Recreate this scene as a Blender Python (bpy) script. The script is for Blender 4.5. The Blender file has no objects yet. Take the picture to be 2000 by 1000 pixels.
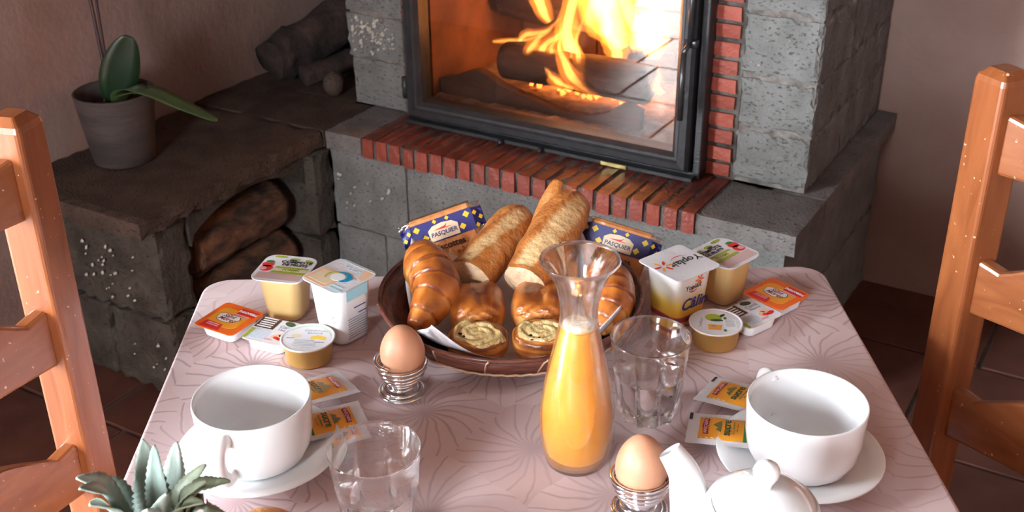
import bpy, bmesh, math, random
from mathutils import Vector, Matrix, noise
R = math.radians
random.seed(7)
sc = bpy.context.scene
COL = sc.collection

# ---------------------------------------------------------------- camera, world, sun, exposure
cam_d = bpy.data.cameras.new('camera'); cam = bpy.data.objects.new('camera', cam_d); COL.objects.link(cam)
cam_d.sensor_width = 36; cam_d.lens = 36 * 2256.5 / 2000; cam_d.clip_start = 0.02
CAM_H, PITCH, ROLL = 1.42165, 0.4801786, -0.0102957
_f = Vector((0, math.cos(PITCH), -math.sin(PITCH))); _r = Vector((1, 0, 0)); _u = _r.cross(_f)
_c, _s = math.cos(ROLL), math.sin(ROLL)
_r2, _u2 = _c * _r + _s * _u, -_s * _r + _c * _u
cam.matrix_world = Matrix(((_r2.x, _u2.x, -_f.x, 0), (_r2.y, _u2.y, -_f.y, 0), (_r2.z, _u2.z, -_f.z, CAM_H), (0, 0, 0, 1)))
cam_d.dof.use_dof = True; cam_d.dof.focus_distance = 1.15; cam_d.dof.aperture_fstop = 16
sc.camera = cam

world = bpy.data.worlds.new('world'); sc.world = world; world.use_nodes = True
bg = world.node_tree.nodes['Background']
bg.inputs[0].default_value = (0.84, 0.93, 1.0, 1); bg.inputs[1].default_value = 10.5

# fireplace frame: X along its front, Y into the wall
FP = Matrix.Translation((-0.42903, 2.48498, 0)) @ Matrix.Rotation(math.atan2(-0.50993, 0.86022), 4, 'Z')
def W(x, y, z=0): return FP @ Vector((x, y, z))

sun_d = bpy.data.lights.new('sun', 'SUN'); sun = bpy.data.objects.new('sun', sun_d); COL.objects.link(sun)
sun_d.energy = 5.5; sun_d.angle = R(1.0); sun_d.color = (1.0, 0.95, 0.88)
_d = (FP.to_3x3() @ Vector((0.48, 0.87, -math.tan(R(50)) * 0.9936))).normalized()
sun.rotation_euler = _d.to_track_quat('-Z', 'Y').to_euler()
def portal(name, x, y, z, sx, sz, nx, ny):
    l = bpy.data.lights.new(name, 'AREA'); l.shape = 'RECTANGLE'; l.size = sx; l.size_y = sz; l.cycles.is_portal = True
    o = bpy.data.objects.new(name, l); COL.objects.link(o)
    d = FP.to_3x3() @ Vector((nx, ny, 0))
    o.matrix_world = Matrix.Translation(W(x, y, z)) @ d.to_track_quat('-Z', 'Y').to_matrix().to_4x4()
portal('door_daylight', -0.47, -2.94, 1.08, 1.32, 2.1, 1, 0)
portal('added_window_fill', 1.4, -3.86, 1.6, 0.66, 0.9, 0, 1)  # portal of the added rear window, front fill for table and chairs
sc.view_settings.view_transform = 'Standard'; sc.view_settings.look = 'None'
sc.view_settings.gamma = 1; sc.view_settings.use_curve_mapping = False
sc.view_settings.exposure = 3.0

# ---------------------------------------------------------------- materials
def nt(name):
    m = bpy.data.materials.new(name); m.use_nodes = True
    t = m.node_tree; return m, t, t.nodes['Principled BSDF'], t.nodes['Material Output']
def c4(c): return (c[0], c[1], c[2], 1)
def pm(name, c, rough=0.5, c2=None, scale=20, bump=0, bscale=60, metal=0, spec=0.5, coat=0, stretch=(1, 1, 1), lo=0.35, hi=0.65, sss=0, trans=0, detail=5, dist=0.0):
    m, t, p, out = nt(name)
    p.inputs['Base Color'].default_value = c4(c); p.inputs['Roughness'].default_value = rough
    p.inputs['Metallic'].default_value = metal; p.inputs['Specular IOR Level'].default_value = spec
    p.inputs['Coat Weight'].default_value = coat
    if sss:
        p.inputs['Subsurface Weight'].default_value = sss; p.inputs['Subsurface Radius'].default_value = (0.01, 0.005, 0.003); p.inputs['Subsurface Scale'].default_value = 1
    tc = t.nodes.new('ShaderNodeTexCoord'); mp = t.nodes.new('ShaderNodeMapping'); mp.inputs['Scale'].default_value = stretch
    t.links.new(tc.outputs['Object'], mp.inputs[0])
    if c2:
        n = t.nodes.new('ShaderNodeTexNoise'); n.inputs['Scale'].default_value = scale; n.inputs['Detail'].default_value = detail; n.inputs['Distortion'].default_value = dist
        t.links.new(mp.outputs[0], n.inputs['Vector'])
        r = t.nodes.new('ShaderNodeValToRGB'); r.color_ramp.elements[0].position = lo; r.color_ramp.elements[1].position = hi
        r.color_ramp.elements[0].color = c4(c); r.color_ramp.elements[1].color = c4(c2)
        t.links.new(n.outputs[0], r.inputs[0]); t.links.new(r.outputs[0], p.inputs['Base Color'])
    if bump:
        n2 = t.nodes.new('ShaderNodeTexNoise'); n2.inputs['Scale'].default_value = bscale; n2.inputs['Detail'].default_value = 6
        t.links.new(mp.outputs[0], n2.inputs['Vector'])
        b = t.nodes.new('ShaderNodeBump'); b.inputs['Strength'].default_value = bump; b.inputs['Distance'].default_value = 0.01
        t.links.new(n2.outputs[0], b.inputs['Height']); t.links.new(b.outputs[0], p.inputs['Normal'])
    return m

def bake_mat(name, pale, mid, dark, rough=0.45, coat=0.15, bscale=90, bump=0.35, nscale=35):
    """baked crust: the 'bake' attribute says how far each place has browned"""
    m, t, p, out = nt(name)
    a = t.nodes.new('ShaderNodeAttribute'); a.attribute_name = 'bake'
    tc = t.nodes.new('ShaderNodeTexCoord'); n = t.nodes.new('ShaderNodeTexNoise'); n.inputs['Scale'].default_value = nscale; n.inputs['Detail'].default_value = 6
    t.links.new(tc.outputs['Object'], n.inputs['Vector'])
    ma = t.nodes.new('ShaderNodeMath'); ma.operation = 'MULTIPLY_ADD'; ma.inputs[1].default_value = 0.9; ma.inputs[2].default_value = -0.45
    t.links.new(n.outputs[0], ma.inputs[0])
    ad = t.nodes.new('ShaderNodeMath'); ad.operation = 'ADD'; ad.use_clamp = True
    t.links.new(a.outputs['Fac'], ad.inputs[0]); t.links.new(ma.outputs[0], ad.inputs[1])
    r = t.nodes.new('ShaderNodeValToRGB'); e = r.color_ramp.elements
    e[0].position = 0.1; e[0].color = c4(pale); e[1].position = 0.95; e[1].color = c4(dark)
    x = e.new(0.5); x.color = c4(mid)
    t.links.new(ad.outputs[0], r.inputs[0]); t.links.new(r.outputs[0], p.inputs['Base Color'])
    p.inputs['Roughness'].default_value = rough; p.inputs['Coat Weight'].default_value = coat; p.inputs['Coat Roughness'].default_value = 0.25
    b = t.nodes.new('ShaderNodeBump'); b.inputs['Strength'].default_value = bump; b.inputs['Distance'].default_value = 0.004
    n2 = t.nodes.new('ShaderNodeTexNoise'); n2.inputs['Scale'].default_value = bscale; n2.inputs['Detail'].default_value = 5
    t.links.new(tc.outputs['Object'], n2.inputs['Vector']); t.links.new(n2.outputs[0], b.inputs['Height']); t.links.new(b.outputs[0], p.inputs['Normal'])
    return m

def glass_mat(name, clear=0.45, rough=0.0, gl=0.09, tint=(1, 1, 1)):
    """clear glass: part refracts, part passes light straight on so that its shadow stays pale"""
    m = bpy.data.materials.new(name); m.use_nodes = True; t = m.node_tree; t.nodes.clear()
    out = t.nodes.new('ShaderNodeOutputMaterial'); g = t.nodes.new('ShaderNodeBsdfGlass'); g.inputs['IOR'].default_value = 1.5; g.inputs['Color'].default_value = c4(tint)
    tr = t.nodes.new('ShaderNodeBsdfTransparent'); tr.inputs[0].default_value = c4(tint); mx = t.nodes.new('ShaderNodeMixShader'); mx.inputs[0].default_value = clear
    t.links.new(g.outputs[0], mx.inputs[1]); t.links.new(tr.outputs[0], mx.inputs[2])
    gs = t.nodes.new('ShaderNodeBsdfGlossy'); gs.inputs['Roughness'].default_value = 0.02; m2 = t.nodes.new('ShaderNodeMixShader'); m2.inputs[0].default_value = gl
    t.links.new(mx.outputs[0], m2.inputs[1]); t.links.new(gs.outputs[0], m2.inputs[2]); t.links.new(m2.outputs[0], out.inputs[0])
    return m

def stone_mat(name, c, c2, pit=(0.05, 0.05, 0.045)):
    m, t, p, out = nt(name)
    tc = t.nodes.new('ShaderNodeTexCoord')
    n = t.nodes.new('ShaderNodeTexNoise'); n.inputs['Scale'].default_value = 14; n.inputs['Detail'].default_value = 8; t.links.new(tc.outputs['Object'], n.inputs['Vector'])
    r = t.nodes.new('ShaderNodeValToRGB'); r.color_ramp.elements[0].position = 0.36; r.color_ramp.elements[1].position = 0.64
    r.color_ramp.elements[0].color = c4(c); r.color_ramp.elements[1].color = c4(c2); t.links.new(n.outputs[0], r.inputs[0])
    mp = t.nodes.new('ShaderNodeMapping'); mp.inputs['Scale'].default_value = (1, 1, 2.2); t.links.new(tc.outputs['Object'], mp.inputs[0])
    n2 = t.nodes.new('ShaderNodeTexNoise'); n2.inputs['Scale'].default_value = 120; n2.inputs['Detail'].default_value = 3; t.links.new(mp.outputs[0], n2.inputs['Vector'])
    r2 = t.nodes.new('ShaderNodeValToRGB'); r2.color_ramp.elements[0].position = 0.28; r2.color_ramp.elements[1].position = 0.40
    t.links.new(n2.outputs[0], r2.inputs[0])
    mx = t.nodes.new('ShaderNodeMix'); mx.data_type = 'RGBA'; mx.inputs[6].default_value = c4(pit)
    t.links.new(r2.outputs[0], mx.inputs[0]); t.links.new(r.outputs[0], mx.inputs[7]); t.links.new(mx.outputs[2], p.inputs['Base Color'])
    p.inputs['Roughness'].default_value = 0.9; p.inputs['Specular IOR Level'].default_value = 0.2
    b = t.nodes.new('ShaderNodeBump'); b.inputs['Strength'].default_value = 0.7; b.inputs['Distance'].default_value = 0.004
    t.links.new(r2.outputs[0], b.inputs['Height'])
    b2 = t.nodes.new('ShaderNodeBump'); b2.inputs['Strength'].default_value = 0.5; b2.inputs['Distance'].default_value = 0.006
    n3 = t.nodes.new('ShaderNodeTexNoise'); n3.inputs['Scale'].default_value = 160; n3.inputs['Detail'].default_value = 4; t.links.new(tc.outputs['Object'], n3.inputs['Vector'])
    t.links.new(n3.outputs[0], b2.inputs['Height']); t.links.new(b.outputs[0], b2.inputs['Normal']); t.links.new(b2.outputs[0], p.inputs['Normal'])
    return m

def wood_mat(name, c, c2, rough=0.35, coat=0.3, axis=2, chips=True):
    m, t, p, out = nt(name)
    tc = t.nodes.new('ShaderNodeTexCoord'); mp = t.nodes.new('ShaderNodeMapping')
    s = [16, 16, 16]; s[axis] = 2.2; mp.inputs['Scale'].default_value = s; t.links.new(tc.outputs['Object'], mp.inputs[0])
    n = t.nodes.new('ShaderNodeTexNoise'); n.inputs['Scale'].default_value = 3; n.inputs['Detail'].default_value = 7; n.inputs['Distortion'].default_value = 1.2; t.links.new(mp.outputs[0], n.inputs['Vector'])
    r = t.nodes.new('ShaderNodeValToRGB'); r.color_ramp.elements[0].position = 0.3; r.color_ramp.elements[1].position = 0.7
    r.color_ramp.elements[0].color = c4(c); r.color_ramp.elements[1].color = c4(c2); t.links.new(n.outputs[0], r.inputs[0])
    col = r.outputs[0]
    if chips:
        n2 = t.nodes.new('ShaderNodeTexNoise'); n2.inputs['Scale'].default_value = 130; n2.inputs['Detail'].default_value = 2; t.links.new(tc.outputs['Object'], n2.inputs['Vector'])
        r2 = t.nodes.new('ShaderNodeValToRGB'); r2.color_ramp.elements[0].position = 0.72; r2.color_ramp.elements[1].position = 0.76; t.links.new(n2.outputs[0], r2.inputs[0])
        mx = t.nodes.new('ShaderNodeMix'); mx.data_type = 'RGBA'; mx.inputs[7].default_value = (0.72, 0.5, 0.34, 1)
        t.links.new(r2.outputs[0], mx.inputs[0]); t.links.new(col, mx.inputs[6]); col = mx.outputs[2]
    t.links.new(col, p.inputs['Base Color'])
    p.inputs['Roughness'].default_value = rough; p.inputs['Coat Weight'].default_value = coat; p.inputs['Coat Roughness'].default_value = 0.3
    b = t.nodes.new('ShaderNodeBump'); b.inputs['Strength'].default_value = 0.15; b.inputs['Distance'].default_value = 0.004
    t.links.new(n.outputs[0], b.inputs['Height']); t.links.new(b.outputs[0], p.inputs['Normal'])
    return m

M = {}
M['plaster'] = pm('plaster', (0.25, 0.155, 0.125), 0.95, (0.32, 0.215, 0.185), 4, 0.22, 45, spec=0.15, detail=8)
M['ceiling'] = pm('ceiling_boards', (0.12, 0.075, 0.05), 0.7)
M['grout'] = pm('grout', (0.065, 0.055, 0.05), 0.95, (0.1, 0.085, 0.075), 40)
M['tile'] = pm('terracotta_tile', (0.075, 0.024, 0.017), 0.5, (0.12, 0.045, 0.03), 9, 0.12, 30, detail=6)
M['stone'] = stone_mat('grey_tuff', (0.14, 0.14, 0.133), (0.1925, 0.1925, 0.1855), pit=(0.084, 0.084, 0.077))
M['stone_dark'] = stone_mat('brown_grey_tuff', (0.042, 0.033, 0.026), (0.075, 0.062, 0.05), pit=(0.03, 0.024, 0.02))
M['slab'] = stone_mat('slab_stone', (0.052, 0.033, 0.025), (0.078, 0.052, 0.041), pit=(0.04, 0.027, 0.022))
M['slab_light'] = stone_mat('hearth_stone', (0.136, 0.1224, 0.1156), (0.1904, 0.1768, 0.17), pit=(0.102, 0.0884, 0.0816))
M['mortar'] = pm('mortar', (0.238, 0.217, 0.196), 0.95, (0.105, 0.091, 0.084), 30, 0.6, 90, spec=0.1)
M['mortar_dark'] = pm('sooty_mortar', (0.14, 0.126, 0.112), 0.95, (0.042, 0.035, 0.0315), 18, 0.6, 90, spec=0.1)
M['chip'] = pm('chisel_chip', (0.55, 0.52, 0.45), 0.9, (0.38, 0.35, 0.3), 80)
M['brick'] = pm('red_brick', (0.25, 0.04, 0.022), 0.5, (0.31, 0.06, 0.034), 30, 0.25, 120, spec=0.35)
M['brick2'] = pm('dull_red_brick', (0.20, 0.034, 0.02), 0.5, (0.26, 0.052, 0.03), 25, 0.25, 120, spec=0.35)
M['iron'] = pm('black_iron', (0.0196, 0.021, 0.0245), 0.42, (0.0315, 0.0329, 0.0364), 40, 0.15, 200, spec=0.5)
M['iron_shiny'] = pm('worn_iron', (0.06, 0.06, 0.065), 0.25, spec=0.6, metal=0.6)
M['brass'] = pm('brass', (0.75, 0.6, 0.25), 0.3, metal=0.9)
M['firebrick'] = pm('sooty_firebrick', (0.096, 0.042, 0.024), 0.95, (0.204, 0.09, 0.048), 8, 0.5, 25)
M['char'] = pm('charred_wood', (0.03, 0.018, 0.014), 0.9, (0.085, 0.04, 0.028), 22, 1.0, 45, stretch=(0.3, 1, 1))
M['ash'] = pm('ash', (0.19, 0.12, 0.09), 1.0, (0.32, 0.24, 0.19), 30, 0.9, 60)
M['bark'] = pm('bark', (0.028, 0.0144, 0.0096), 0.95, (0.16, 0.068, 0.032), 34, 1.0, 80, stretch=(1, 0.35, 1))
M['oldlog'] = pm('old_root_wood', (0.02, 0.012, 0.0096), 0.95, (0.052, 0.0288, 0.0224), 18, 0.9, 40)
M['pot'] = pm('fired_clay', (0.033, 0.0264, 0.02475), 0.75, (0.0715, 0.05225, 0.04675), 5, 0.3, 60, stretch=(1, 1, 5))
M['soil'] = pm('potting_bark', (0.02, 0.014, 0.01), 1.0, (0.06, 0.04, 0.03), 60, 1, 60)
M['leaf_dark'] = pm('dark_leaf', (0.0072, 0.024, 0.0084), 0.4, (0.012, 0.036, 0.012), 6, coat=0.2)
M['leaf_light'] = pm('light_leaf', (0.06, 0.102, 0.033), 0.45, (0.036, 0.072, 0.024), 8, coat=0.2)
M['stem'] = pm('stem', (0.045, 0.021, 0.024), 0.5)
M['chair'] = wood_mat('varnished_pine', (0.21, 0.055, 0.015), (0.31, 0.095, 0.029), rough=0.32, coat=0.4)
M['chair_slat'] = wood_mat('varnished_pine_slat', (0.21, 0.057, 0.016), (0.31, 0.10, 0.031), rough=0.32, coat=0.4, axis=1)
M['rush'] = pm('rush_seat', (0.5, 0.36, 0.16), 0.8, (0.35, 0.24, 0.1), 50, 0.5, 80)
M['tablewood'] = wood_mat('table_wood', (0.3, 0.14, 0.06), (0.42, 0.2, 0.1), axis=0, chips=False)
M['china'] = pm('white_china', (0.86, 0.86, 0.87), 0.12, spec=0.5, coat=0.4)
M['white'] = pm('white_plastic', (0.84, 0.84, 0.86), 0.35)
M['foil_white'] = pm('white_foil_lid', (0.70, 0.68, 0.71), 0.4, (0.76, 0.74, 0.77), 20, 0.3, 30)
M['paper'] = pm('white_paper', (0.72, 0.68, 0.7), 0.8, bump=0.2, bscale=40)
M['napkin'] = pm('paper_napkin', (0.78, 0.74, 0.77), 0.9, (0.84, 0.80, 0.83), 20, 0.3, 30)
M['chrome'] = pm('chrome', (0.86, 0.86, 0.88), 0.07, metal=1)
M['egg'] = pm('brown_eggshell', (0.612, 0.2805, 0.1615), 0.45, (0.646, 0.323, 0.1955), 30, 0.05, 300, sss=0.15)
M['juice'] = pm('orange_juice', (1.0, 0.36, 0.025), 0.3, (1.0, 0.42, 0.04), 12, sss=0.5)
M['foam'] = pm('juice_foam', (0.95, 0.62, 0.35), 0.6, (0.85, 0.78, 0.7), 120, 0.4, 200)
M['glass'] = glass_mat('clear_glass', 0.12, gl=0.0)
M['glass_thin'] = glass_mat('carafe_glass', 0.35, gl=0.0)
M['weave'] = pm('dark_bark_strip', (0.075, 0.0165, 0.009), 0.45, (0.18, 0.04875, 0.02625), 30, 0.5, 60, coat=0.25, stretch=(1, 1, 4))
M['cane'] = pm('pale_cane', (0.5, 0.27, 0.16), 0.6, (0.62, 0.4, 0.28), 60)
M['gold'] = pm('gold_foil', (0.747, 0.468, 0.144), 0.38, metal=0.55)
M['silver'] = pm('silver_rim', (0.75, 0.75, 0.74), 0.3, metal=0.5)
M['compote'] = pm('apple_compote_in_clear_plastic', (0.68, 0.493, 0.2295), 0.35, (0.646, 0.425, 0.17), 8, sss=0.4, coat=0.4)
M['orange_skin'] = pm('orange_peel', (0.9, 0.3, 0.02), 0.4, (0.95, 0.38, 0.03), 10, 0.4, 220)
M['choc'] = pm('dark_chocolate', (0.02, 0.01, 0.008), 0.4)
M['custard'] = pm('custard', (0.74, 0.54, 0.24), 0.35, (0.50, 0.20, 0.05), 90, 0.5, 120, coat=0.4, lo=0.52, hi=0.8, dist=1.5)
M['crumb'] = pm('bread_crumb', (0.84, 0.62, 0.40), 0.9, (0.74, 0.5, 0.3), 60, 0.8, 110)
M['croissant'] = bake_mat('croissant_crust', (0.88, 0.50, 0.17), (0.62, 0.19, 0.03), (0.17, 0.032, 0.008), 0.3, 0.5, nscale=38)
M['baguette'] = bake_mat('baguette_crust', (0.76, 0.50, 0.24), (0.56, 0.20, 0.045), (0.33, 0.085, 0.016), 0.55, 0.08, 140, 0.6, 28)
M['rusk'] = pm('rusk_biscuit', (0.72, 0.28, 0.085), 0.6, (0.6, 0.22, 0.07), 40, 0.4, 90, coat=0.6)
M['film'] = glass_mat('clear_film', 0.75, gl=0.25)
def flat(name, c, rough=0.45): return pm(name, c, rough)
for k, c in dict(navy=(0.022, 0.02, 0.16), yellow=(0.82, 0.55, 0.02), cream=(0.8, 0.62, 0.42), black=(0.02, 0.018, 0.02), brown_ink=(0.05, 0.02, 0.02),
                 red=(0.72, 0.03, 0.03), maroon=(0.25, 0.015, 0.02), pink=(0.72, 0.25, 0.28), orange=(0.88, 0.15, 0.015), amber=(0.9, 0.36, 0.03), green=(0.012, 0.2, 0.06),
                 lime=(0.35, 0.42, 0.04), darkgreen=(0.02, 0.07, 0.03), olive=(0.16, 0.15, 0.04), teal=(0.0, 0.28, 0.45), blue=(0.03, 0.05, 0.32), sky=(0.4, 0.72, 0.82),
                 peach=(0.85, 0.5, 0.3), grey=(0.3, 0.32, 0.38), greyblue=(0.5, 0.58, 0.66), purple=(0.18, 0.015, 0.05), paper_white=(0.82, 0.82, 0.84), palepink=(0.75, 0.35, 0.4), rose=(0.62, 0.42, 0.4), palegreen=(0.5, 0.66, 0.5), sand=(0.7, 0.6, 0.42)).items():
    M['i_' + k] = flat('ink_' + k, c)

def cloth_mat():
    m, t, p, out = nt('rose_jacquard_cloth')
    N = t.nodes.new; L = t.links.new
    tc = N('ShaderNodeTexCoord'); mp = N('ShaderNodeMapping'); mp.inputs['Scale'].default_value = (8.5, 8.5, 0); L(tc.outputs['Object'], mp.inputs[0])
    wn = N('ShaderNodeTexNoise'); wn.inputs['Scale'].default_value = 2.0; L(mp.outputs[0], wn.inputs['Vector'])
    wv = N('ShaderNodeVectorMath'); wv.operation = 'MULTIPLY_ADD'; wv.inputs[1].default_value = (0.2, 0.2, 0); L(wn.outputs[1], wv.inputs[0]); L(mp.outputs[0], wv.inputs[2])
    vo = N('ShaderNodeTexVoronoi'); vo.voronoi_dimensions = '2D'; vo.inputs['Scale'].default_value = 1.0; vo.inputs['Randomness'].default_value = 0.85; L(wv.outputs[0], vo.inputs['Vector'])
    sb = N('ShaderNodeVectorMath'); sb.operation = 'SUBTRACT'; L(wv.outputs[0], sb.inputs[0]); L(vo.outputs['Position'], sb.inputs[1])
    sx = N('ShaderNodeSeparateXYZ'); L(sb.outputs[0], sx.inputs[0])
    at = N('ShaderNodeMath'); at.operation = 'ARCTAN2'; L(sx.outputs[1], at.inputs[0]); L(sx.outputs[0], at.inputs[1])
    # bend the rays a little with distance
    mb = N('ShaderNodeMath'); mb.operation = 'MULTIPLY_ADD'; mb.inputs[1].default_value = 0.7; L(vo.outputs['Distance'], mb.inputs[0]); L(at.outputs[0], mb.inputs[2])
    mu = N('ShaderNodeMath'); mu.operation = 'MULTIPLY'; mu.inputs[1].default_value = 10.0; L(mb.outputs[0], mu.inputs[0])
    si = N('ShaderNodeMath'); si.operation = 'SINE'; L(mu.outputs[0], si.inputs[0])
    ab = N('ShaderNodeMath'); ab.operation = 'ABSOLUTE'; L(si.outputs[0], ab.inputs[0])
    # ray width constant: |sin| * dist
    dm = N('ShaderNodeMath'); dm.operation = 'MULTIPLY'; L(ab.outputs[0], dm.inputs[0]); L(vo.outputs['Distance'], dm.inputs[1])
    rr = N('ShaderNodeValToRGB'); rr.color_ramp.elements[0].position = 0.0; rr.color_ramp.elements[1].position = 0.17
    rr.color_ramp.elements[0].color = (1, 1, 1, 1); rr.color_ramp.elements[1].color = (0, 0, 0, 1); L(dm.outputs[0], rr.inputs[0])
    n2 = N('ShaderNodeTexNoise'); n2.inputs['Scale'].default_value = 6; n2.inputs['Detail'].default_value = 3; L(tc.outputs['Object'], n2.inputs['Vector'])
    r2 = N('ShaderNodeValToRGB'); r2.color_ramp.elements[0].position = 0.4; r2.color_ramp.elements[1].position = 0.6; L(n2.outputs[0], r2.inputs[0])
    mm = N('ShaderNodeMath'); mm.operation = 'MULTIPLY_ADD'; mm.inputs[1].default_value = 0.55; mm.inputs[2].default_value = 0.35; L(r2.outputs[0], mm.inputs[0])
    m3 = N('ShaderNodeMath'); m3.operation = 'MULTIPLY'; L(rr.outputs[0], m3.inputs[0]); L(mm.outputs[0], m3.inputs[1])
    vr = N('ShaderNodeTexVoronoi'); vr.voronoi_dimensions = '2D'; vr.inputs['Scale'].default_value = 1.0; vr.inputs['Randomness'].default_value = 0.85; L(wv.outputs[0], vr.inputs['Vector'])
    sc2 = N('ShaderNodeSeparateXYZ'); L(vr.outputs['Color'], sc2.inputs[0])
    base = N('ShaderNodeMix'); base.data_type = 'RGBA'; base.inputs[6].default_value = (0.55, 0.385, 0.375, 1); base.inputs[7].default_value = (0.66, 0.50, 0.50, 1); L(sc2.outputs[0], base.inputs[0])
    mx = N('ShaderNodeMix'); mx.data_type = 'RGBA'; mx.inputs[7].default_value = (0.34, 0.21, 0.215, 1); L(m3.outputs[0], mx.inputs[0]); L(base.outputs[2], mx.inputs[6])
    L(mx.outputs[2], p.inputs['Base Color']); p.inputs['Roughness'].default_value = 0.55; p.inputs['Sheen Weight'].default_value = 0.25; p.inputs['Specular IOR Level'].default_value = 0.4
    b = N('ShaderNodeBump'); b.inputs['Strength'].default_value = 0.12; b.inputs['Distance'].default_value = 0.002; b.invert = True; L(m3.outputs[0], b.inputs['Height']); L(b.outputs[0], p.inputs['Normal'])
    return m
M['cloth'] = cloth_mat()

def tread_brick(name, c, c2):  # top face darkened: soot and wax, plus weaker light there painted into the colour
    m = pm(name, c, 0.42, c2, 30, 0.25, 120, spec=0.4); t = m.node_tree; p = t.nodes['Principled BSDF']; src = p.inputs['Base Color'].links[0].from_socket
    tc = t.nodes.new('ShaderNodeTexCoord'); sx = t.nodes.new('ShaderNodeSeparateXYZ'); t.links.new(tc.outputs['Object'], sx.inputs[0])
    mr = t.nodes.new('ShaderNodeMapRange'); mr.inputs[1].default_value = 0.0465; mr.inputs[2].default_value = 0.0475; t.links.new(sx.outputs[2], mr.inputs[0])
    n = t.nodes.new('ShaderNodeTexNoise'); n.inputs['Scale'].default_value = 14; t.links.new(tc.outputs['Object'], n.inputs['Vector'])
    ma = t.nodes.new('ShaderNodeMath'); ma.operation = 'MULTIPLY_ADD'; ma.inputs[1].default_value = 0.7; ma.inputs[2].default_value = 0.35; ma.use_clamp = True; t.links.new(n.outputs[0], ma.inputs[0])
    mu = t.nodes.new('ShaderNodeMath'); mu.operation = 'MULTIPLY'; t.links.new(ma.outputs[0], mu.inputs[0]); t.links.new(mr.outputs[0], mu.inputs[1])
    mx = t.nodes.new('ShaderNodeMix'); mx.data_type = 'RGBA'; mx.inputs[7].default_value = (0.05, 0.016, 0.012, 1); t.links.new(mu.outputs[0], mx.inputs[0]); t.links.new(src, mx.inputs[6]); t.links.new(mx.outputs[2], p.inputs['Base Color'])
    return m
M['tread'] = tread_brick('waxed_shaded_tread_brick', (0.25, 0.045, 0.028), (0.30, 0.065, 0.04)); M['tread2'] = tread_brick('waxed_shaded_tread_brick_dull', (0.20, 0.038, 0.025), (0.27, 0.06, 0.038))

# ---------------------------------------------------------------- mesh helpers
def mesh(name, vs, fs, mat, smooth=False, attr=None, mats=None, mi=None):
    me = bpy.data.meshes.new(name); me.from_pydata([tuple(v) for v in vs], [], fs); me.update()
    for m_ in (mats or [mat]): me.materials.append(m_)
    if mi: me.polygons.foreach_set('material_index', mi)
    if smooth: me.polygons.foreach_set('use_smooth', [True] * len(me.polygons))
    if attr:
        a = me.attributes.new('bake', 'FLOAT', 'POINT'); a.data.foreach_set('value', attr)
    return me
def link(name, me, parent=None, mw=None, **kw):
    o = bpy.data.objects.new(name, me); COL.objects.link(o)
    if parent: o.parent = parent
    if mw is not None: o.matrix_local = mw
    for k, v in kw.items(): o[k] = v
    return o
def thing(name, label, cat, mw=None, group=None, kind=None):
    o = bpy.data.objects.new(name, None); COL.objects.link(o); o.empty_display_size = 0.05
    if mw is not None: o.matrix_world = mw
    o['label'] = label; o['category'] = cat
    if group: o['group'] = group
    if kind: o['kind'] = kind
    return o
def obj(name, geo, mat, parent=None, mw=None, smooth=False, attr=None, **kw):
    return link(name, mesh(name, geo[0], geo[1], mat, smooth, attr), parent, mw, **kw)
def join(*gs):
    V, F = [], []
    for v, f in gs:
        n = len(V); V += list(v); F += [tuple(i + n for i in q) for q in f]
    return V, F
def T(x=0, y=0, z=0, rz=0, rx=0, ry=0, s=1):
    return Matrix.Translation((x, y, z)) @ Matrix.Rotation(rz, 4, 'Z') @ Matrix.Rotation(ry, 4, 'Y') @ Matrix.Rotation(rx, 4, 'X') @ Matrix.Scale(s, 4)
def xf(g, m): return [m @ Vector(v) for v in g[0]], g[1]
def basis(o, xd, yd):
    x = Vector(xd).normalized(); y = Vector(yd); y = (y - x * y.dot(x)).normalized(); z = x.cross(y)
    return Matrix(((x.x, y.x, z.x, o[0]), (x.y, y.y, z.y, o[1]), (x.z, y.z, z.z, o[2]), (0, 0, 0, 1)))

def box(x0, x1, y0, y1, z0, z1, b=0.0):
    """box, with a small bevel when b > 0"""
    if b <= 0:
        v = [(x, y, z) for x in (x0, x1) for y in (y0, y1) for z in (z0, z1)]
        return v, [(0, 1, 3, 2), (4, 6, 7, 5), (0, 4, 5, 1), (2, 3, 7, 6), (0, 2, 6, 4), (1, 5, 7, 3)]
    V = []; idx = {}
    lo = (x0, y0, z0); hi = (x1, y1, z1)
    for a in (0, 1):
        for c in (0, 1):
            for d in (0, 1):
                s = (a, c, d)
                for ax in range(3):
                    p = [(lo[i] + b if s[i] == 0 else hi[i] - b) for i in range(3)]
                    p[ax] = hi[ax] if s[ax] else lo[ax]
                    idx[(s, ax)] = len(V); V.append(tuple(p))
    F = []
    for ax in range(3):
        o1, o2 = (ax + 1) % 3, (ax + 2) % 3
        for sd in (0, 1):
            q = []
            for (p, r) in ((0, 0), (1, 0), (1, 1), (0, 1)):
                s = [0, 0, 0]; s[ax] = sd; s[o1] = p; s[o2] = r; q.append(idx[(tuple(s), ax)])
            F.append(tuple(q if sd else q[::-1]))
    for ax in range(3):            # edges along ax
        o1, o2 = (ax + 1) % 3, (ax + 2) % 3
        for p in (0, 1):
            for r in (0, 1):
                a = [0, 0, 0]; a[o1] = p; a[o2] = r; c = list(a); c[ax] = 1; a = tuple(a); c = tuple(c)
                q = [idx[(a, o1)], idx[(c, o1)], idx[(c, o2)], idx[(a, o2)]]
                F.append(tuple(q if (p == r) == False else q[::-1]))
    for a in (0, 1):
        for c in (0, 1):
            for d in (0, 1):
                s = (a, c, d); q = [idx[(s, 0)], idx[(s, 1)], idx[(s, 2)]]
                F.append(tuple(q if (a + c + d) % 2 == 1 else q[::-1]))
    return V, F

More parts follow.
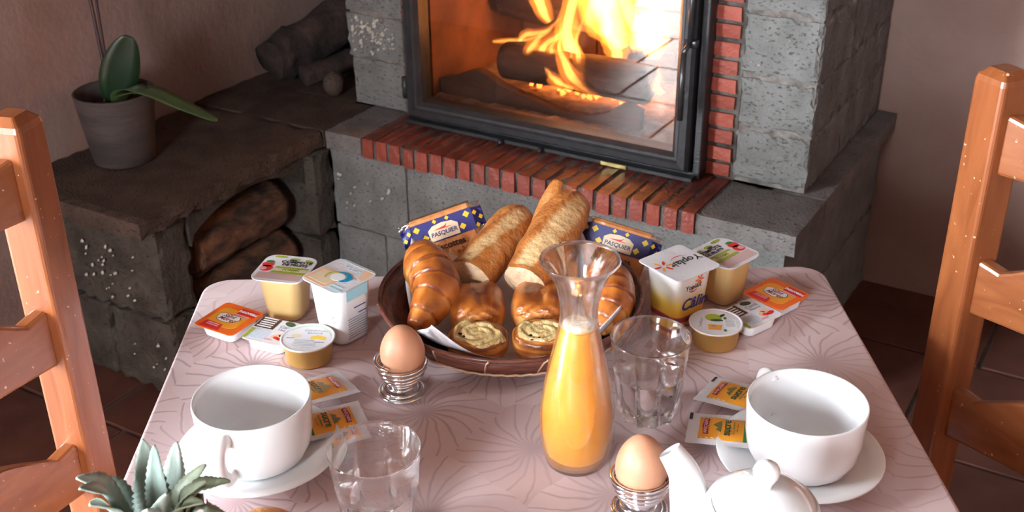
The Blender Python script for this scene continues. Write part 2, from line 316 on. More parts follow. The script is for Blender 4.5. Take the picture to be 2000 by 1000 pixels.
def rough_box(x0, x1, y0, y1, z0, z1, res=0.02, amp=0.0025, ch=0.006, seed=0):
    """hewn stone block: gridded box with uneven faces and nibbled arrises"""
    bm = bmesh.new(); L = (x1 - x0, y1 - y0, z1 - z0); n = [max(2, min(26, int(l / res))) for l in L]; lo = (x0, y0, z0)
    for ax in range(3):
        o1, o2 = (ax + 1) % 3, (ax + 2) % 3
        for sd in (0, 1):
            g = []
            for i in range(n[o1] + 1):
                row = []
                for j in range(n[o2] + 1):
                    p = [0, 0, 0]; p[ax] = lo[ax] + L[ax] * sd; p[o1] = lo[o1] + L[o1] * i / n[o1]; p[o2] = lo[o2] + L[o2] * j / n[o2]
                    row.append(bm.verts.new(p))
                g.append(row)
            for i in range(n[o1]):
                for j in range(n[o2]):
                    q = [g[i][j], g[i + 1][j], g[i + 1][j + 1], g[i][j + 1]]
                    bm.faces.new(q if sd else q[::-1])
    bmesh.ops.remove_doubles(bm, verts=bm.verts, dist=1e-5)
    for v in bm.verts:
        p = v.co.copy(); k = [0, 0, 0]
        for i in range(3):
            if abs(p[i] - lo[i]) < 1e-5: k[i] = 1
            elif abs(p[i] - lo[i] - L[i]) < 1e-5: k[i] = -1
        s = Vector((seed * 3.1, seed * 1.7, 0)); nz = noise.noise(p * 22 + s); nz2 = noise.noise(p * 70 + s)
        cnt = sum(1 for i in k if i)
        for i in range(3):
            if k[i]:
                v.co[i] += k[i] * (amp * (0.4 + nz + 0.5 * nz2))
                if cnt >= 2: v.co[i] += k[i] * ch * (0.55 + 0.9 * nz2 + 0.6 * nz)
    V = [v.co.copy() for v in bm.verts]; bm.verts.index_update(); F = [tuple(v.index for v in f.verts) for f in bm.faces]; bm.free()
    return V, F

def lathe(prof, n=48, mod=None, closed=False):
    V, F = [], []
    m = len(prof)
    for i in range(n):
        a = 2 * math.pi * i / n
        for j, (r, z) in enumerate(prof):
            rr = r * (mod(a, j, z) if mod else 1); V.append((rr * math.cos(a), rr * math.sin(a), z))
    for i in range(n):
        k = (i + 1) % n
        for j in range(m - 1 if not closed else m):
            l = (j + 1) % m
            F.append((i * m + j, k * m + j, k * m + l, i * m + l))
    return V, F

def tube(path, rad, seg=12, cap=True, fn=None, up=(0, 0, 1), closed=False):
    """sweep rings along a path; rad a number or list; fn(i, ang) -> radius factor or (a, b)"""
    P = [Vector(p) for p in path]; n = len(P); V, F = [], []
    prev = None
    for i in range(n):
        t = (P[min(i + 1, n - 1)] - P[max(i - 1, 0)]) if not closed else P[(i + 1) % n] - P[i - 1]
        t.normalize()
        if prev is None:
            x = Vector(up).cross(t)
            if x.length < 1e-3: x = Vector((1, 0, 0)).cross(t)
        else: x = prev - t * prev.dot(t)
        x.normalize(); y = t.cross(x); prev = x
        r = rad[i] if isinstance(rad, (list, tuple)) else rad
        for j in range(seg):
            a = 2 * math.pi * j / seg; f = fn(i, a) if fn else 1
            if isinstance(f, tuple): q = P[i] + x * math.cos(a) * r * f[0] + y * math.sin(a) * r * f[1]
            else: q = P[i] + (x * math.cos(a) + y * math.sin(a)) * r * f
            V.append(q)
    for i in range(n if closed else n - 1):
        k = (i + 1) % n
        for j in range(seg):
            l = (j + 1) % seg; F.append((i * seg + j, i * seg + l, k * seg + l, k * seg + j))
    if cap and not closed:
        F.append(tuple(range(seg))[::-1]); F.append(tuple((n - 1) * seg + j for j in range(seg)))
    return V, F

def poly(pts, z0, z1):
    """extrude an outline in x, y"""
    n = len(pts); V = [(x, y, z0) for x, y in pts] + [(x, y, z1) for x, y in pts]
    F = [tuple(range(n))[::-1], tuple(range(n, 2 * n))] + [(i, (i + 1) % n, n + (i + 1) % n, n + i) for i in range(n)]
    return V, F
def ngon(cx, cy, rx, ry=None, n=24, a0=0, a1=2 * math.pi, rot=0):
    ry = ry or rx; o = []
    for i in range(n):
        a = a0 + (a1 - a0) * i / (n if abs(a1 - a0 - 2 * math.pi) < 1e-6 else n - 1)
        x, y = rx * math.cos(a), ry * math.sin(a); o.append((cx + x * math.cos(rot) - y * math.sin(rot), cy + x * math.sin(rot) + y * math.cos(rot)))
    return o
def rrect(w, h, r, n=5, cx=0, cy=0):
    o = []
    for k, (sx, sy) in enumerate(((1, 1), (-1, 1), (-1, -1), (1, -1))):
        for i in range(n + 1):
            a = math.pi / 2 * (k + i / n); o.append((cx + sx * (w / 2 - r) + r * math.cos(a), cy + sy * (h / 2 - r) + r * math.sin(a)))
    return o
def rect(x0, x1, y0, y1): return [(x0, y0), (x1, y0), (x1, y1), (x0, y1)]
def stack(sections, cap0=True, cap1=True):
    """loft between outlines [(pts, z), ...] of equal count"""
    n = len(sections[0][0]); V, F = [], []
    for pts, z in sections: V += [(x, y, z) for x, y in pts]
    for i in range(len(sections) - 1):
        for j in range(n): F.append((i * n + j, i * n + (j + 1) % n, (i + 1) * n + (j + 1) % n, (i + 1) * n + j))
    if cap0: F.append(tuple(range(n))[::-1])
    if cap1: F.append(tuple((len(sections) - 1) * n + j for j in range(n)))
    return V, F
def prints(name, outlines, mat, parent, mw, th=0.00015, **kw):
    """flat ink shapes, a hair proud of the surface they are printed on"""
    return obj(name, join(*[poly(p, 0, th) for p in outlines]), M[mat], parent, mw, **kw)
def text(s, size, mat, parent, mw, name='lettering', shear=0, bold=0.0, th=0.00012, sx=1.0, **kw):
    cu = bpy.data.curves.new('lettering', 'FONT'); cu.body = s; cu.size = size; cu.align_x = 'CENTER'; cu.align_y = 'CENTER'; cu.shear = shear; cu.offset = bold * size
    cu.extrude = th; cu.resolution_u = 3
    o = bpy.data.objects.new('tmp_text', cu); COL.objects.link(o); bpy.context.view_layer.update()
    me = bpy.data.meshes.new_from_object(o.evaluated_get(bpy.context.evaluated_depsgraph_get()))
    bpy.data.objects.remove(o); bpy.data.curves.remove(cu)
    me.name = 'lettering'; me.materials.clear(); me.materials.append(M[mat])
    if sx != 1: me.transform(Matrix.Scale(sx, 4, (1, 0, 0)))
    return link(name, me, parent, mw, **kw)
def setchild(parent): pass

# ---------------------------------------------------------------- the room
XL, XR, YB, YF, ZC = -0.41, 3.3, 0.754, -3.8, 2.5
def struct(name, geo, mat, smooth=False): return obj(name, geo, mat, None, FP, smooth, kind='structure')
floor = struct('floor', box(XL - 0.3, XR + 0.3, YF - 0.3, YB + 0.3, -0.06, -0.006), M['grout'])
struct('terrace', box(-6, XL - 0.32, -8, 3, -0.1, -0.03), pm('terrace_paving', (0.42, 0.4, 0.37), 0.9))
struct('wall_left', join(box(XL - 0.3, XL, -2.28, YB + 0.3, 0, ZC), box(XL - 0.3, XL, -3.6, -2.28, 2.12, ZC), box(XL - 0.3, XL, YF - 0.3, -3.6, 0, ZC)), M['plaster'])
struct('wall_back', box(XL, XR, YB, YB + 0.3, 0, ZC), M['plaster'])
struct('wall_right', box(XR, XR + 0.3, YF - 0.3, YB + 0.3, 0, ZC), M['plaster'])
struct('wall_front', join(box(XL, 1.05, YF - 0.3, YF, 0, ZC), box(1.75, XR, YF - 0.3, YF, 0, ZC), box(1.05, 1.75, YF - 0.3, YF, 0, 1.15), box(1.05, 1.75, YF - 0.3, YF, 2.08, ZC)), M['plaster'])
struct('ceiling', box(XL - 0.3, XR + 0.3, YF - 0.3, YB + 0.3, ZC, ZC + 0.2), M['ceiling'])
M['frame_paint'] = pm('frame_paint', (0.5, 0.4, 0.3), 0.5)
struct('door_1', join(box(XL - 0.2, XL - 0.1, -2.35, -2.28, 0, 2.12), box(XL - 0.2, XL - 0.1, -3.6, -3.53, 0, 2.12), box(XL - 0.2, XL - 0.1, -3.6, -2.28, 2.05, 2.12)), M['frame_paint'])
struct('added_window_1', join(box(1.05, 1.1, YF - 0.2, YF - 0.12, 1.15, 2.08), box(1.7, 1.75, YF - 0.2, YF - 0.12, 1.15, 2.08), box(1.385, 1.415, YF - 0.2, YF - 0.12, 1.15, 2.08), box(1.05, 1.75, YF - 0.2, YF - 0.12, 1.15, 1.2), box(1.05, 1.75, YF - 0.2, YF - 0.12, 2.03, 2.08)), M['frame_paint'])  # unseen window added in the rear wall to let in front fill light
# terracotta tiles, one object each
tw = 0.372
tile_me = mesh('tile', *box(-tw / 2 + 0.0045, tw / 2 - 0.0045, -tw / 2 + 0.0045, tw / 2 - 0.0045, -0.012, 0, 0.002), M['tile'])
for r in range(-11, 3):
    y = 0.103 + tw * (r + 0.5)
    off = 1.33 if r % 2 == 0 else 1.425
    for c in range(-6, 7):
        x = off + tw * (c + 0.5)
        if x < XL - 0.2 or x > XR + 0.2 or y > YB + 0.2: continue
        # local to the floor object (which carries the fireplace frame)
        link('tile', tile_me, floor, Matrix.Translation((x, y, 0.0005 * random.uniform(-1, 1))) @ Matrix.Rotation(random.choice((0, 1, 2, 3)) * math.pi / 2, 4, 'Z'))

# ---------------------------------------------------------------- fireplace masonry
ZH, ZB = 0.458, 0.410
fire = thing('fireplace', 'grey stone and red brick fireplace surround with raised hearth and wood niche', 'fireplace', FP)
sd = [0]
def block(x0, x1, y0, y1, z0, z1, mat='stone', name='stone_block', **k):
    sd[0] += 1; g = 0.0015
    return obj(name, rough_box(x0 + g, x1 - g, y0 + g, y1 - g, z0 + g, z1 - g, seed=sd[0], **k), M[mat], fire, smooth=False)
# mortar cores
obj('mortar', join(box(-0.05, 0.1, 0.192, 0.74, ZH, 1.62), box(0.918, 1.066, 0.192, 0.75, ZH, 1.62)), M['mortar'], fire)
obj('mortar', join(box(0.01, 1.085, 0.022, 0.72, 0.0, 0.412)), M['mortar'], fire)
obj('mortar', join(box(0.1, 0.137, 0.19, 0.3, ZH - 0.01, 1.06), box(0.856, 0.918, 0.19, 0.3, ZH - 0.01, 1.06), box(0.1, 0.918, 0.006, 0.2, 0.411, 0.4555)), M['mortar_dark'], fire)
rows = [0.458, 0.575, 0.682, 0.81, 0.935, 1.06, 1.2, 1.33, 1.46, 1.6]
for i in range(len(rows) - 1):
    z0, z1 = rows[i], rows[i + 1]
    j = random.uniform(-0.004, 0.004)
    block(-0.062 + (0.012 if i == 0 else 0), 0.103, 0.185, 0.30, z0, z1, res=0.013, amp=0.0015, ch=0.003)
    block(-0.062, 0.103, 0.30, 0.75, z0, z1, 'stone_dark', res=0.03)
    block(0.912, 1.072, 0.185, 0.30 if i % 2 else 0.42, z0, z1, res=0.011, amp=0.002, ch=0.006)
    block(0.912, 1.071, 0.30 if i % 2 else 0.42, 0.752, z0, z1, res=0.02, ch=0.004)
# lintel above the stove, out of the picture
for x0, x1 in ((0.104, 0.38), (0.38, 0.64), (0.64, 0.911)): block(x0, x1, 0.185, 0.5, 1.062, 1.6)
# base course below the hearth
for (x0, x1, z0, z1) in ((0.0, 0.215, 0.217, 0.409), (0.215, 0.62, 0.217, 0.409), (0.62, 1.093, 0.217, 0.409), (0.0, 0.145, 0.0, 0.217), (0.145, 0.52, 0.0, 0.217), (0.52, 0.85, 0, 0.217), (0.85, 1.093, 0.0, 0.217)):
    block(x0, x1, 0.014, 0.2, z0, z1, 'stone', res=0.018, amp=0.001, ch=0.002)
block(0.9, 1.093, 0.2, 0.752, 0.0, 0.217, res=0.03); block(0.9, 1.093, 0.2, 0.752, 0.217, 0.409, res=0.03)
# hearth: grey end stones, then 22 soldier bricks between them
block(0.0, 0.1045, 0.0, 0.2, ZB, ZH, 'slab_light', 'hearth_stone', res=0.012, amp=0.0006, ch=0.0015)
block(0.9155, 1.115, 0.0, 0.187, ZB, ZH, 'slab_light', 'hearth_stone', res=0.012, amp=0.0006, ch=0.0015)
block(1.0, 1.115, 0.187, 0.752, ZB, ZH, 'slab_light', 'hearth_stone', res=0.018, amp=0.0006, ch=0.0015)
pitch = (0.9155 - 0.1045) / 22
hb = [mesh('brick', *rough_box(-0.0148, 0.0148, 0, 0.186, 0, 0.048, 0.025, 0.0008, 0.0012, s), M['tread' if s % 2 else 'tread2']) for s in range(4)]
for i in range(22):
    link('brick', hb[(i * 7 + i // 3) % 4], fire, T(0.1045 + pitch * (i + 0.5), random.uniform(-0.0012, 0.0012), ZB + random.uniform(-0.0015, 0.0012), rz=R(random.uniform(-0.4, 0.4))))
# brick columns either side of the stove
cb = [mesh('brick', *rough_box(0, 0.052, 0, 0.1, -0.0145, 0.0145, 0.02, 0.0008, 0.0012, s + 9), M['brick' if s % 2 else 'brick2']) for s in range(4)]
cbl = [mesh('brick', *rough_box(0, 0.03, 0, 0.1, -0.0135, 0.0135, 0.02, 0.0008, 0.0012, s + 19), M['brick' if s % 2 else 'brick2']) for s in range(4)]
for i in range(16):
    z = ZH + 0.0175 + 0.0365 * i
    link('brick', cb[i % 4], fire, T(0.858 + random.uniform(-0.001, 0.001), 0.183 + random.uniform(-0.001, 0.002), z))
    link('brick', cbl[(i + 1) % 4], fire, T(0.1055, 0.184 + random.uniform(-0.001, 0.002), z))
# bench to the left: slab on a pedestal with an arched front stone
block(-0.405, 0.0, -0.5655, 0.0, 0.413, ZH, 'slab', 'bench_slab', res=0.018, amp=0.001, ch=0.006)
block(-0.405, 0.0, 0.0, 0.19, 0.413, ZH - 0.0005, 'slab', 'bench_slab', res=0.02, amp=0.0006, ch=0.0008)
block(-0.405, -0.055, 0.19, 0.75, 0.413, ZH - 0.001, 'slab', 'bench_slab', res=0.03, amp=0.0006, ch=0.001)
for (x0, x1, z0, z1) in ((-0.40, -0.03, 0.19, 0.412), (-0.22, -0.03, 0.0, 0.19), (-0.40, -0.22, 0, 0.19)):
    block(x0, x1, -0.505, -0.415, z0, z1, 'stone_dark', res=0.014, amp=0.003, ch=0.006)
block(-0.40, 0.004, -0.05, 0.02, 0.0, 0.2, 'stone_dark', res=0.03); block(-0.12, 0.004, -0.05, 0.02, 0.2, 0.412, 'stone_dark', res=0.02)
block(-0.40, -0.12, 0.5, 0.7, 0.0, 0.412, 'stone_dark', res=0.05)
arch = [(-0.415, 0.411), (-0.415, 0.335)]
for i in range(17):
    a = i / 16; arch.append((-0.405 + 0.355 * a, 0.335 + 0.065 * math.sin(math.pi * (0.06 + a * 0.94)) ** 0.6))
arch += [(-0.05, 0.411)]
ag = poly(arch, -0.075, -0.028)
obj('arch_stone', ([(z, x, y) for x, y, z in ag[0]], ag[1]), M['stone_dark'], fire)
# pale pick marks left on some of the blocks
def chips(name, n, fn, smin=0.003, smax=0.008):
    gs = []
    for i in range(n):
        p, ax = fn(); s = random.uniform(smin, smax); e = random.uniform(0.35, 0.7); a = random.uniform(0.3, 1.1)
        pts = ngon(0, 0, s, s * e, 7, rot=a); pts = [(x * random.uniform(0.8, 1.2), y * random.uniform(0.8, 1.2)) for x, y in pts]
        V = [(x, y, 0) for x, y in pts] + [(x * 0.6, y * 0.6, 0.0022) for x, y in pts]
        F = [tuple(range(7, 14))] + [(k, (k + 1) % 7, 7 + (k + 1) % 7, 7 + k) for k in range(7)]
        m = basis(p, (1, 0, 0), (0, 0, 1)) if ax == 'front' else basis(p, (0, 1, 0), (0, 0, 1))
        gs.append(xf((V, F), m))
    o = obj(name, join(*gs), M['chip'], fire, kind='stuff')
ru = random.uniform
chips('pick_mark', 75, lambda: ((max(-0.04, min(0.075, random.gauss(0.018, 0.035))), 0.1835, max(0.59, min(0.672, random.gauss(0.635, 0.022)))), 'front'), 0.003, 0.0075)
chips('pick_mark', 14, lambda: ((ru(0.02, 0.17), 0.0115, ru(0.24, 0.36)), 'front'), 0.003, 0.008)
chips('pick_mark', 26, lambda: ((ru(-0.26, -0.1), -0.5085, ru(0.21, 0.35)), 'front'), 0.003, 0.007)
chips('pick_mark', 8, lambda: ((ru(-0.16, -0.05), -0.5085, ru(0.06, 0.14)), 'front'), 0.002, 0.006)
chips('pick_mark', 10, lambda: ((ru(0.93, 1.04), 0.1815, ru(0.5, 0.85)), 'front'), 0.001, 0.003)

# ---------------------------------------------------------------- stove insert
stove = thing('stove_insert', 'black cast iron wood stove with glazed door set in the fireplace', 'stove', FP)
# fire chamber: floor, back, sides
obj('fire_chamber', join(box(0.15, 0.845, 0.2, 0.66, 0.478, 0.498), box(0.15, 0.845, 0.62, 0.66, 0.49, 1.05), box(0.15, 0.172, 0.2, 0.66, 0.49, 1.05), box(0.823, 0.845, 0.2, 0.66, 0.49, 1.05), box(0.15, 0.845, 0.2, 0.66, 1.03, 1.06)), M['firebrick'], stove)
for k in range(6):
    for r_ in range(4):
        x0 = 0.176 + 0.108 * k - (0.05 if r_ % 2 else 0); x1 = x0 + 0.104
        x0, x1 = max(x0, 0.174), min(x1, 0.821)
        if x1 - x0 > 0.02: obj('firebrick', box(x0, x1, 0.608, 0.622, 0.5 + 0.13 * r_, 0.626 + 0.13 * r_, 0.003), M['firebrick'], stove)
obj('outer_frame', join(box(0.134, 0.15, 0.15, 0.22, 0.462, 1.06, 0.002), box(0.842, 0.858, 0.15, 0.22, 0.462, 1.06, 0.002), box(0.134, 0.858, 0.15, 0.22, 0.459, 0.474, 0.002), box(0.134, 0.858, 0.15, 0.22, 1.045, 1.06, 0.002)), M['iron'], stove)
def mitre_frame(x0, x1, z0, z1, prof):
    """prof: list of (inset, y) swept round a rectangle"""
    V, F = [], []; n = len(prof)
    for i, y in prof: V += [(x0 + i, y, z0 + i), (x1 - i, y, z0 + i), (x1 - i, y, z1 - i), (x0 + i, y, z1 - i)]
    for k in range(n):
        l = (k + 1) % n
        for j in range(4): F.append((k * 4 + j, k * 4 + (j + 1) % 4, l * 4 + (j + 1) % 4, l * 4 + j))
    return V, F
door = obj('door', mitre_frame(0.142, 0.838, 0.476, 1.045, [(0, 0.18), (0, 0.137), (0.006, 0.128), (0.02, 0.126), (0.024, 0.131), (0.03, 0.131), (0.038, 0.142), (0.038, 0.18)]), M['iron'], stove)
gm = bpy.data.materials.new('stove_glass'); gm.use_nodes = True; _t = gm.node_tree; _t.nodes.clear()
_o = _t.nodes.new('ShaderNodeOutputMaterial'); _a = _t.nodes.new('ShaderNodeBsdfTransparent'); _a.inputs[0].default_value = (0.95, 0.9, 0.86, 1); _g = _t.nodes.new('ShaderNodeBsdfGlossy'); _g.inputs['Roughness'].default_value = 0.01
_m = _t.nodes.new('ShaderNodeMixShader'); _m.inputs[0].default_value = 0.085
_t.links.new(_a.outputs[0], _m.inputs[1]); _t.links.new(_g.outputs[0], _m.inputs[2]); _t.links.new(_m.outputs[0], _o.inputs[0])
obj('glass_pane', box(0.179, 0.801, 0.158, 0.162, 0.513, 1.008), gm, door)
obj('handle', join(tube([(0.828, 0.1, 0.602), (0.828, 0.1, 0.738)], 0.0062, 14), tube([(0.828, 0.1, 0.738), (0.83, 0.112, 0.748), (0.832, 0.135, 0.752)], 0.005, 10), box(0.816, 0.844, 0.122, 0.14, 0.742, 0.758, 0.002),
                   tube([(0.832, 0.118, 0.755), (0.832, 0.118, 0.9)], 0.0055, 12)), M['iron_shiny'], door, smooth=True)
for z in (0.52, 0.95): obj('hinge', tube([(0.142, 0.13, z), (0.142, 0.13, z + 0.05)], 0.007, 12), M['iron'], door, smooth=True)
obj('sill', join(box(0.14, 0.85, 0.128, 0.15, 0.4595, 0.468, 0.001)), M['iron'], stove)
obj('damper_knob', lathe([(0, 0), (0.006, 0), (0.007, 0.006), (0.004, 0.012), (0, 0.013)], 12), M['iron_shiny'], stove, T(0.4, 0.128, 0.464, rx=R(90)), True)
obj('damper_knob', lathe([(0, 0), (0.006, 0), (0.007, 0.006), (0.004, 0.012), (0, 0.013)], 12), M['iron_shiny'], stove, T(0.5, 0.128, 0.464, rx=R(90)), True)
obj('maker_plate', box(0.645, 0.705, 0.124, 0.1285, 0.4595, 0.4685, 0.0008), M['brass'], stove, label='small brass plate')
lip = [(0.176, 0.499)]
for i in range(41):
    a = i / 40; x = 0.176 + 0.51 * a
    z = 0.535 + 0.032 * math.exp(-((a - 0.2) / 0.11) ** 2) - 0.03 * math.exp(-((a - 0.68) / 0.2) ** 2) + 0.022 * math.exp(-((a - 0.93) / 0.07) ** 2) + 0.003 * noise.noise(Vector((x * 60, 0, 0)))
    lip.append((x, z + 0.011))
lip.append((0.686, 0.499))
lg = poly(lip, 0.225, 0.25)
obj('log_guard', ([(x, z, y) for x, y, z in lg[0]], [f[::-1] for f in lg[1]]), M['char'], stove, label='charred iron log guard with uneven top')

def logmesh(p0, p1, r, seed=0, seg=18, n=26, rough=0.14):
    P0, P1 = Vector(p0), Vector(p1); path = [P0.lerp(P1, i / n) for i in range(n + 1)]
    return tube(path, r, seg, True, lambda i, a: 1 + rough * noise.noise(Vector((math.cos(a) * 1.6, math.sin(a) * 1.6, i * 0.22 + seed * 9))) + rough * 0.5 * noise.noise(Vector((math.cos(a) * 6, math.sin(a) * 6, i * 0.5 + seed * 5))))
def log(name, label, p0, p1, r, mat, seed, group=None, ends=None):
    t = thing(name, label, 'log', FP @ T(*p0), group)
    d = Vector(p1) - Vector(p0)
    obj('bark' if ends else 'wood', logmesh((0, 0, 0), d, r, seed), M[mat], t, smooth=True)
    if ends:
        u_ = d.normalized()
        for q, s in ((Vector((0, 0, 0)), -1), (d, 1)):
            m = (u_ * s).to_track_quat('Z', 'Y').to_matrix().to_4x4(); m.translation = q + u_ * s * 0.001
            obj('cut_end', lathe([(0, 0.003), (r * 0.55, 0.003), (r * 0.9, 0.001), (r * 0.93, -0.004)], 20), M[ends], t, m, True)
    return t
log('burning_log', 'big charred log lying at the back of the fire', (0.2, 0.5, 0.69), (0.74, 0.47, 0.685), 0.062, 'char', 1)
log('burning_log', 'dark charred log at the front of the flames', (0.295, 0.33, 0.578), (0.672, 0.3, 0.588), 0.043, 'char', 2)
log('burning_log', 'charred log low down under the flames', (0.33, 0.4, 0.53), (0.62, 0.56, 0.545), 0.035, 'char', 3)
V, F = [], []
nx, ny = 40, 14
for i in range(nx + 1):
    for j in range(ny + 1):
        x = 0.174 + 0.647 * i / nx; y = 0.186 + 0.42 * j / ny
        V.append((x, y, 0.4995 + 0.006 + 0.007 * noise.noise(Vector((x * 40, y * 40, 0))) + 0.012 * j / ny))
for i in range(nx):
    for j in range(ny): F.append((i * (ny + 1) + j, (i + 1) * (ny + 1) + j, (i + 1) * (ny + 1) + j + 1, i * (ny + 1) + j + 1))
obj('ash_bed', (V, F), M['ash'], None, FP, True, kind='stuff', label='grey brown ash spread over the stove floor', category='ash')
em = bpy.data.materials.new('ember'); em.use_nodes = True; _p = em.node_tree.nodes['Principled BSDF']; _p.inputs['Base Color'].default_value = (0.1, 0.03, 0.02, 1); _p.inputs['Emission Color'].default_value = (1, 0.22, 0.04, 1); _p.inputs['Emission Strength'].default_value = 0.7
gs = []
for i in range(60):
    x = ru(0.34, 0.64); y = ru(0.33, 0.47); s = ru(0.003, 0.008)
    g = rough_box(-s, s, -s, s, -s * 0.7, s * 0.7, s, s * 0.2, s * 0.2, i); gs.append(xf(g, T(x, y, 0.512 + s, rz=ru(0, 3), rx=ru(0, 1))))
obj('embers', join(*gs), em, None, FP, kind='stuff', label='glowing embers under the burning logs', category='embers')

# the fire: flame tongues filled with a glowing volume, and the light they give
def flame_mat(name, c, s):
    m = bpy.data.materials.new(name); m.use_nodes = True; t = m.node_tree; t.nodes.clear(); o = t.nodes.new('ShaderNodeOutputMaterial')
    e = t.nodes.new('ShaderNodeEmission'); e.inputs[0].default_value = c4(c); e.inputs[1].default_value = s; t.links.new(e.outputs[0], o.inputs['Volume']); return m
F_OUT = flame_mat('flame_outer', (1, 0.27, 0.03), 7); F_IN = flame_mat('flame_inner', (1, 0.48, 0.11), 23)
fl = thing('fire', 'bright orange and yellow flames leaping from the logs in the stove', 'fire', FP)
def tongue(pts, r, mat, seed, flat_=0.7):
    pts = [Vector(p) for p in pts]; n = 30; path = []; rad = []
    m = len(pts) - 1
    for i in range(n + 1):
        a = i / n; k = min(int(a * m), m - 1); f = a * m - k
        p0, p1, p2, p3 = pts[max(k - 1, 0)], pts[k], pts[k + 1], pts[min(k + 2, m)]
        q = 0.5 * ((2 * p1) + (p2 - p0) * f + (2 * p0 - 5 * p1 + 4 * p2 - p3) * f * f + (3 * p1 - p0 - 3 * p2 + p3) * f ** 3)
        q = q + Vector((noise.noise(Vector((a * 5, seed, 0))), noise.noise(Vector((a * 5, seed, 7))), 0)) * 0.012 * a
        path.append(q); rad.append(r * (math.sin(math.pi * min(1, a * 1.15 + 0.12)) ** 0.8 if a < 0.42 else max(0.0, 1 - (a - 0.42) / 0.58) ** 0.85) * (1 + 0.25 * noise.noise(Vector((a * 9, seed, 3)))) + 0.0004)
    g = tube(path, rad, 14, True, lambda i, a: (1 + 0.35 * noise.noise(Vector((math.cos(a) * 1.2, math.sin(a) * 1.2, i * 0.16 + seed * 4))), flat_), up=(0, 1, 0))
    obj('flame', g, mat, fl, smooth=True)
TG = [ # points (x, y, z), radius
 ([(0.52, 0.33, 0.548), (0.475, 0.33, 0.60), (0.445, 0.34, 0.68), (0.47, 0.36, 0.80), (0.46, 0.38, 0.93)], 0.024),
 ([(0.56, 0.29, 0.553), (0.50, 0.27, 0.585), (0.462, 0.28, 0.64), (0.452, 0.30, 0.70)], 0.016),
 ([(0.41, 0.3, 0.565), (0.372, 0.3, 0.60), (0.385, 0.31, 0.645), (0.425, 0.31, 0.675)], 0.013),
 ([(0.56, 0.4, 0.625), (0.53, 0.4, 0.68), (0.49, 0.41, 0.76), (0.47, 0.43, 0.9), (0.47, 0.43, 1.0)], 0.044),
 ([(0.60, 0.41, 0.625), (0.595, 0.4, 0.68), (0.56, 0.4, 0.74), (0.55, 0.42, 0.86), (0.58, 0.43, 0.98)], 0.032),
 ([(0.64, 0.38, 0.62), (0.645, 0.38, 0.68), (0.61, 0.39, 0.74), (0.64, 0.4, 0.82), (0.66, 0.4, 0.96)], 0.026),
 ([(0.665, 0.35, 0.645), (0.672, 0.35, 0.70), (0.655, 0.36, 0.74), (0.68, 0.37, 0.80)], 0.014),
 ([(0.545, 0.30, 0.556), (0.53, 0.29, 0.575), (0.51, 0.29, 0.61), (0.49, 0.3, 0.66), (0.5, 0.32, 0.72)], 0.016),
 ([(0.44, 0.31, 0.572), (0.40, 0.3, 0.59), (0.40, 0.31, 0.63), (0.44, 0.32, 0.665), (0.47, 0.33, 0.70)], 0.014),
 ([(0.58, 0.4, 0.63), (0.62, 0.39, 0.66), (0.66, 0.38, 0.69), (0.665, 0.38, 0.74)], 0.016),
 ([(0.46, 0.43, 0.66), (0.48, 0.42, 0.72), (0.50, 0.42, 0.82), (0.49, 0.43, 0.95)], 0.034),
 ([(0.31, 0.36, 0.615), (0.33, 0.36, 0.635), (0.38, 0.37, 0.65), (0.42, 0.37, 0.69)], 0.009),
 ([(0.682, 0.3, 0.575), (0.695, 0.3, 0.605), (0.69, 0.3, 0.64)], 0.008),
 ([(0.37, 0.4, 0.66), (0.345, 0.4, 0.70), (0.32, 0.41, 0.76), (0.335, 0.42, 0.85), (0.33, 0.42, 0.95)], 0.019),
 ([(0.41, 0.42, 0.74), (0.43, 0.42, 0.8), (0.41, 0.43, 0.9), (0.44, 0.43, 1.0)], 0.022),
 ([(0.25, 0.34, 0.612), (0.3, 0.34, 0.622), (0.35, 0.35, 0.63), (0.40, 0.36, 0.66)], 0.006),
 ([(0.50, 0.28, 0.56), (0.455, 0.27, 0.572), (0.43, 0.27, 0.6)], 0.013),
 ([(0.47, 0.30, 0.563), (0.44, 0.3, 0.59), (0.425, 0.31, 0.63), (0.44, 0.32, 0.67)], 0.014),
 ([(0.53, 0.29, 0.557), (0.505, 0.29, 0.57), (0.49, 0.29, 0.60), (0.47, 0.3, 0.65)], 0.014),
 ([(0.50, 0.42, 0.64), (0.52, 0.42, 0.70), (0.54, 0.42, 0.80), (0.52, 0.43, 0.95)], 0.034),
 ([(0.63, 0.42, 0.64), (0.62, 0.42, 0.70), (0.63, 0.42, 0.77), (0.62, 0.43, 0.9)], 0.022),
 ([(0.57, 0.36, 0.60), (0.56, 0.36, 0.64), (0.53, 0.37, 0.69), (0.50, 0.38, 0.78)], 0.024),
]
for i, (pts, r) in enumerate(TG):
    tongue(pts, r * 1.35, F_OUT, i + 1); tongue([Vector(p) * 0.97 + Vector(pts[0]) * 0.03 for p in pts], r * 0.62, F_IN, i + 31)
for nm, (x, y, z), e, rr in (('firelight', (0.52, 0.36, 0.86), 0.26, 0.05), ('firelight', (0.42, 0.42, 0.62), 0.2, 0.03)):
    l = bpy.data.lights.new(nm, 'POINT'); l.energy = e; l.color = (1, 0.36, 0.10); l.shadow_soft_size = rr
    o = bpy.data.objects.new(nm, l); COL.objects.link(o); o.location = W(x, y, z)

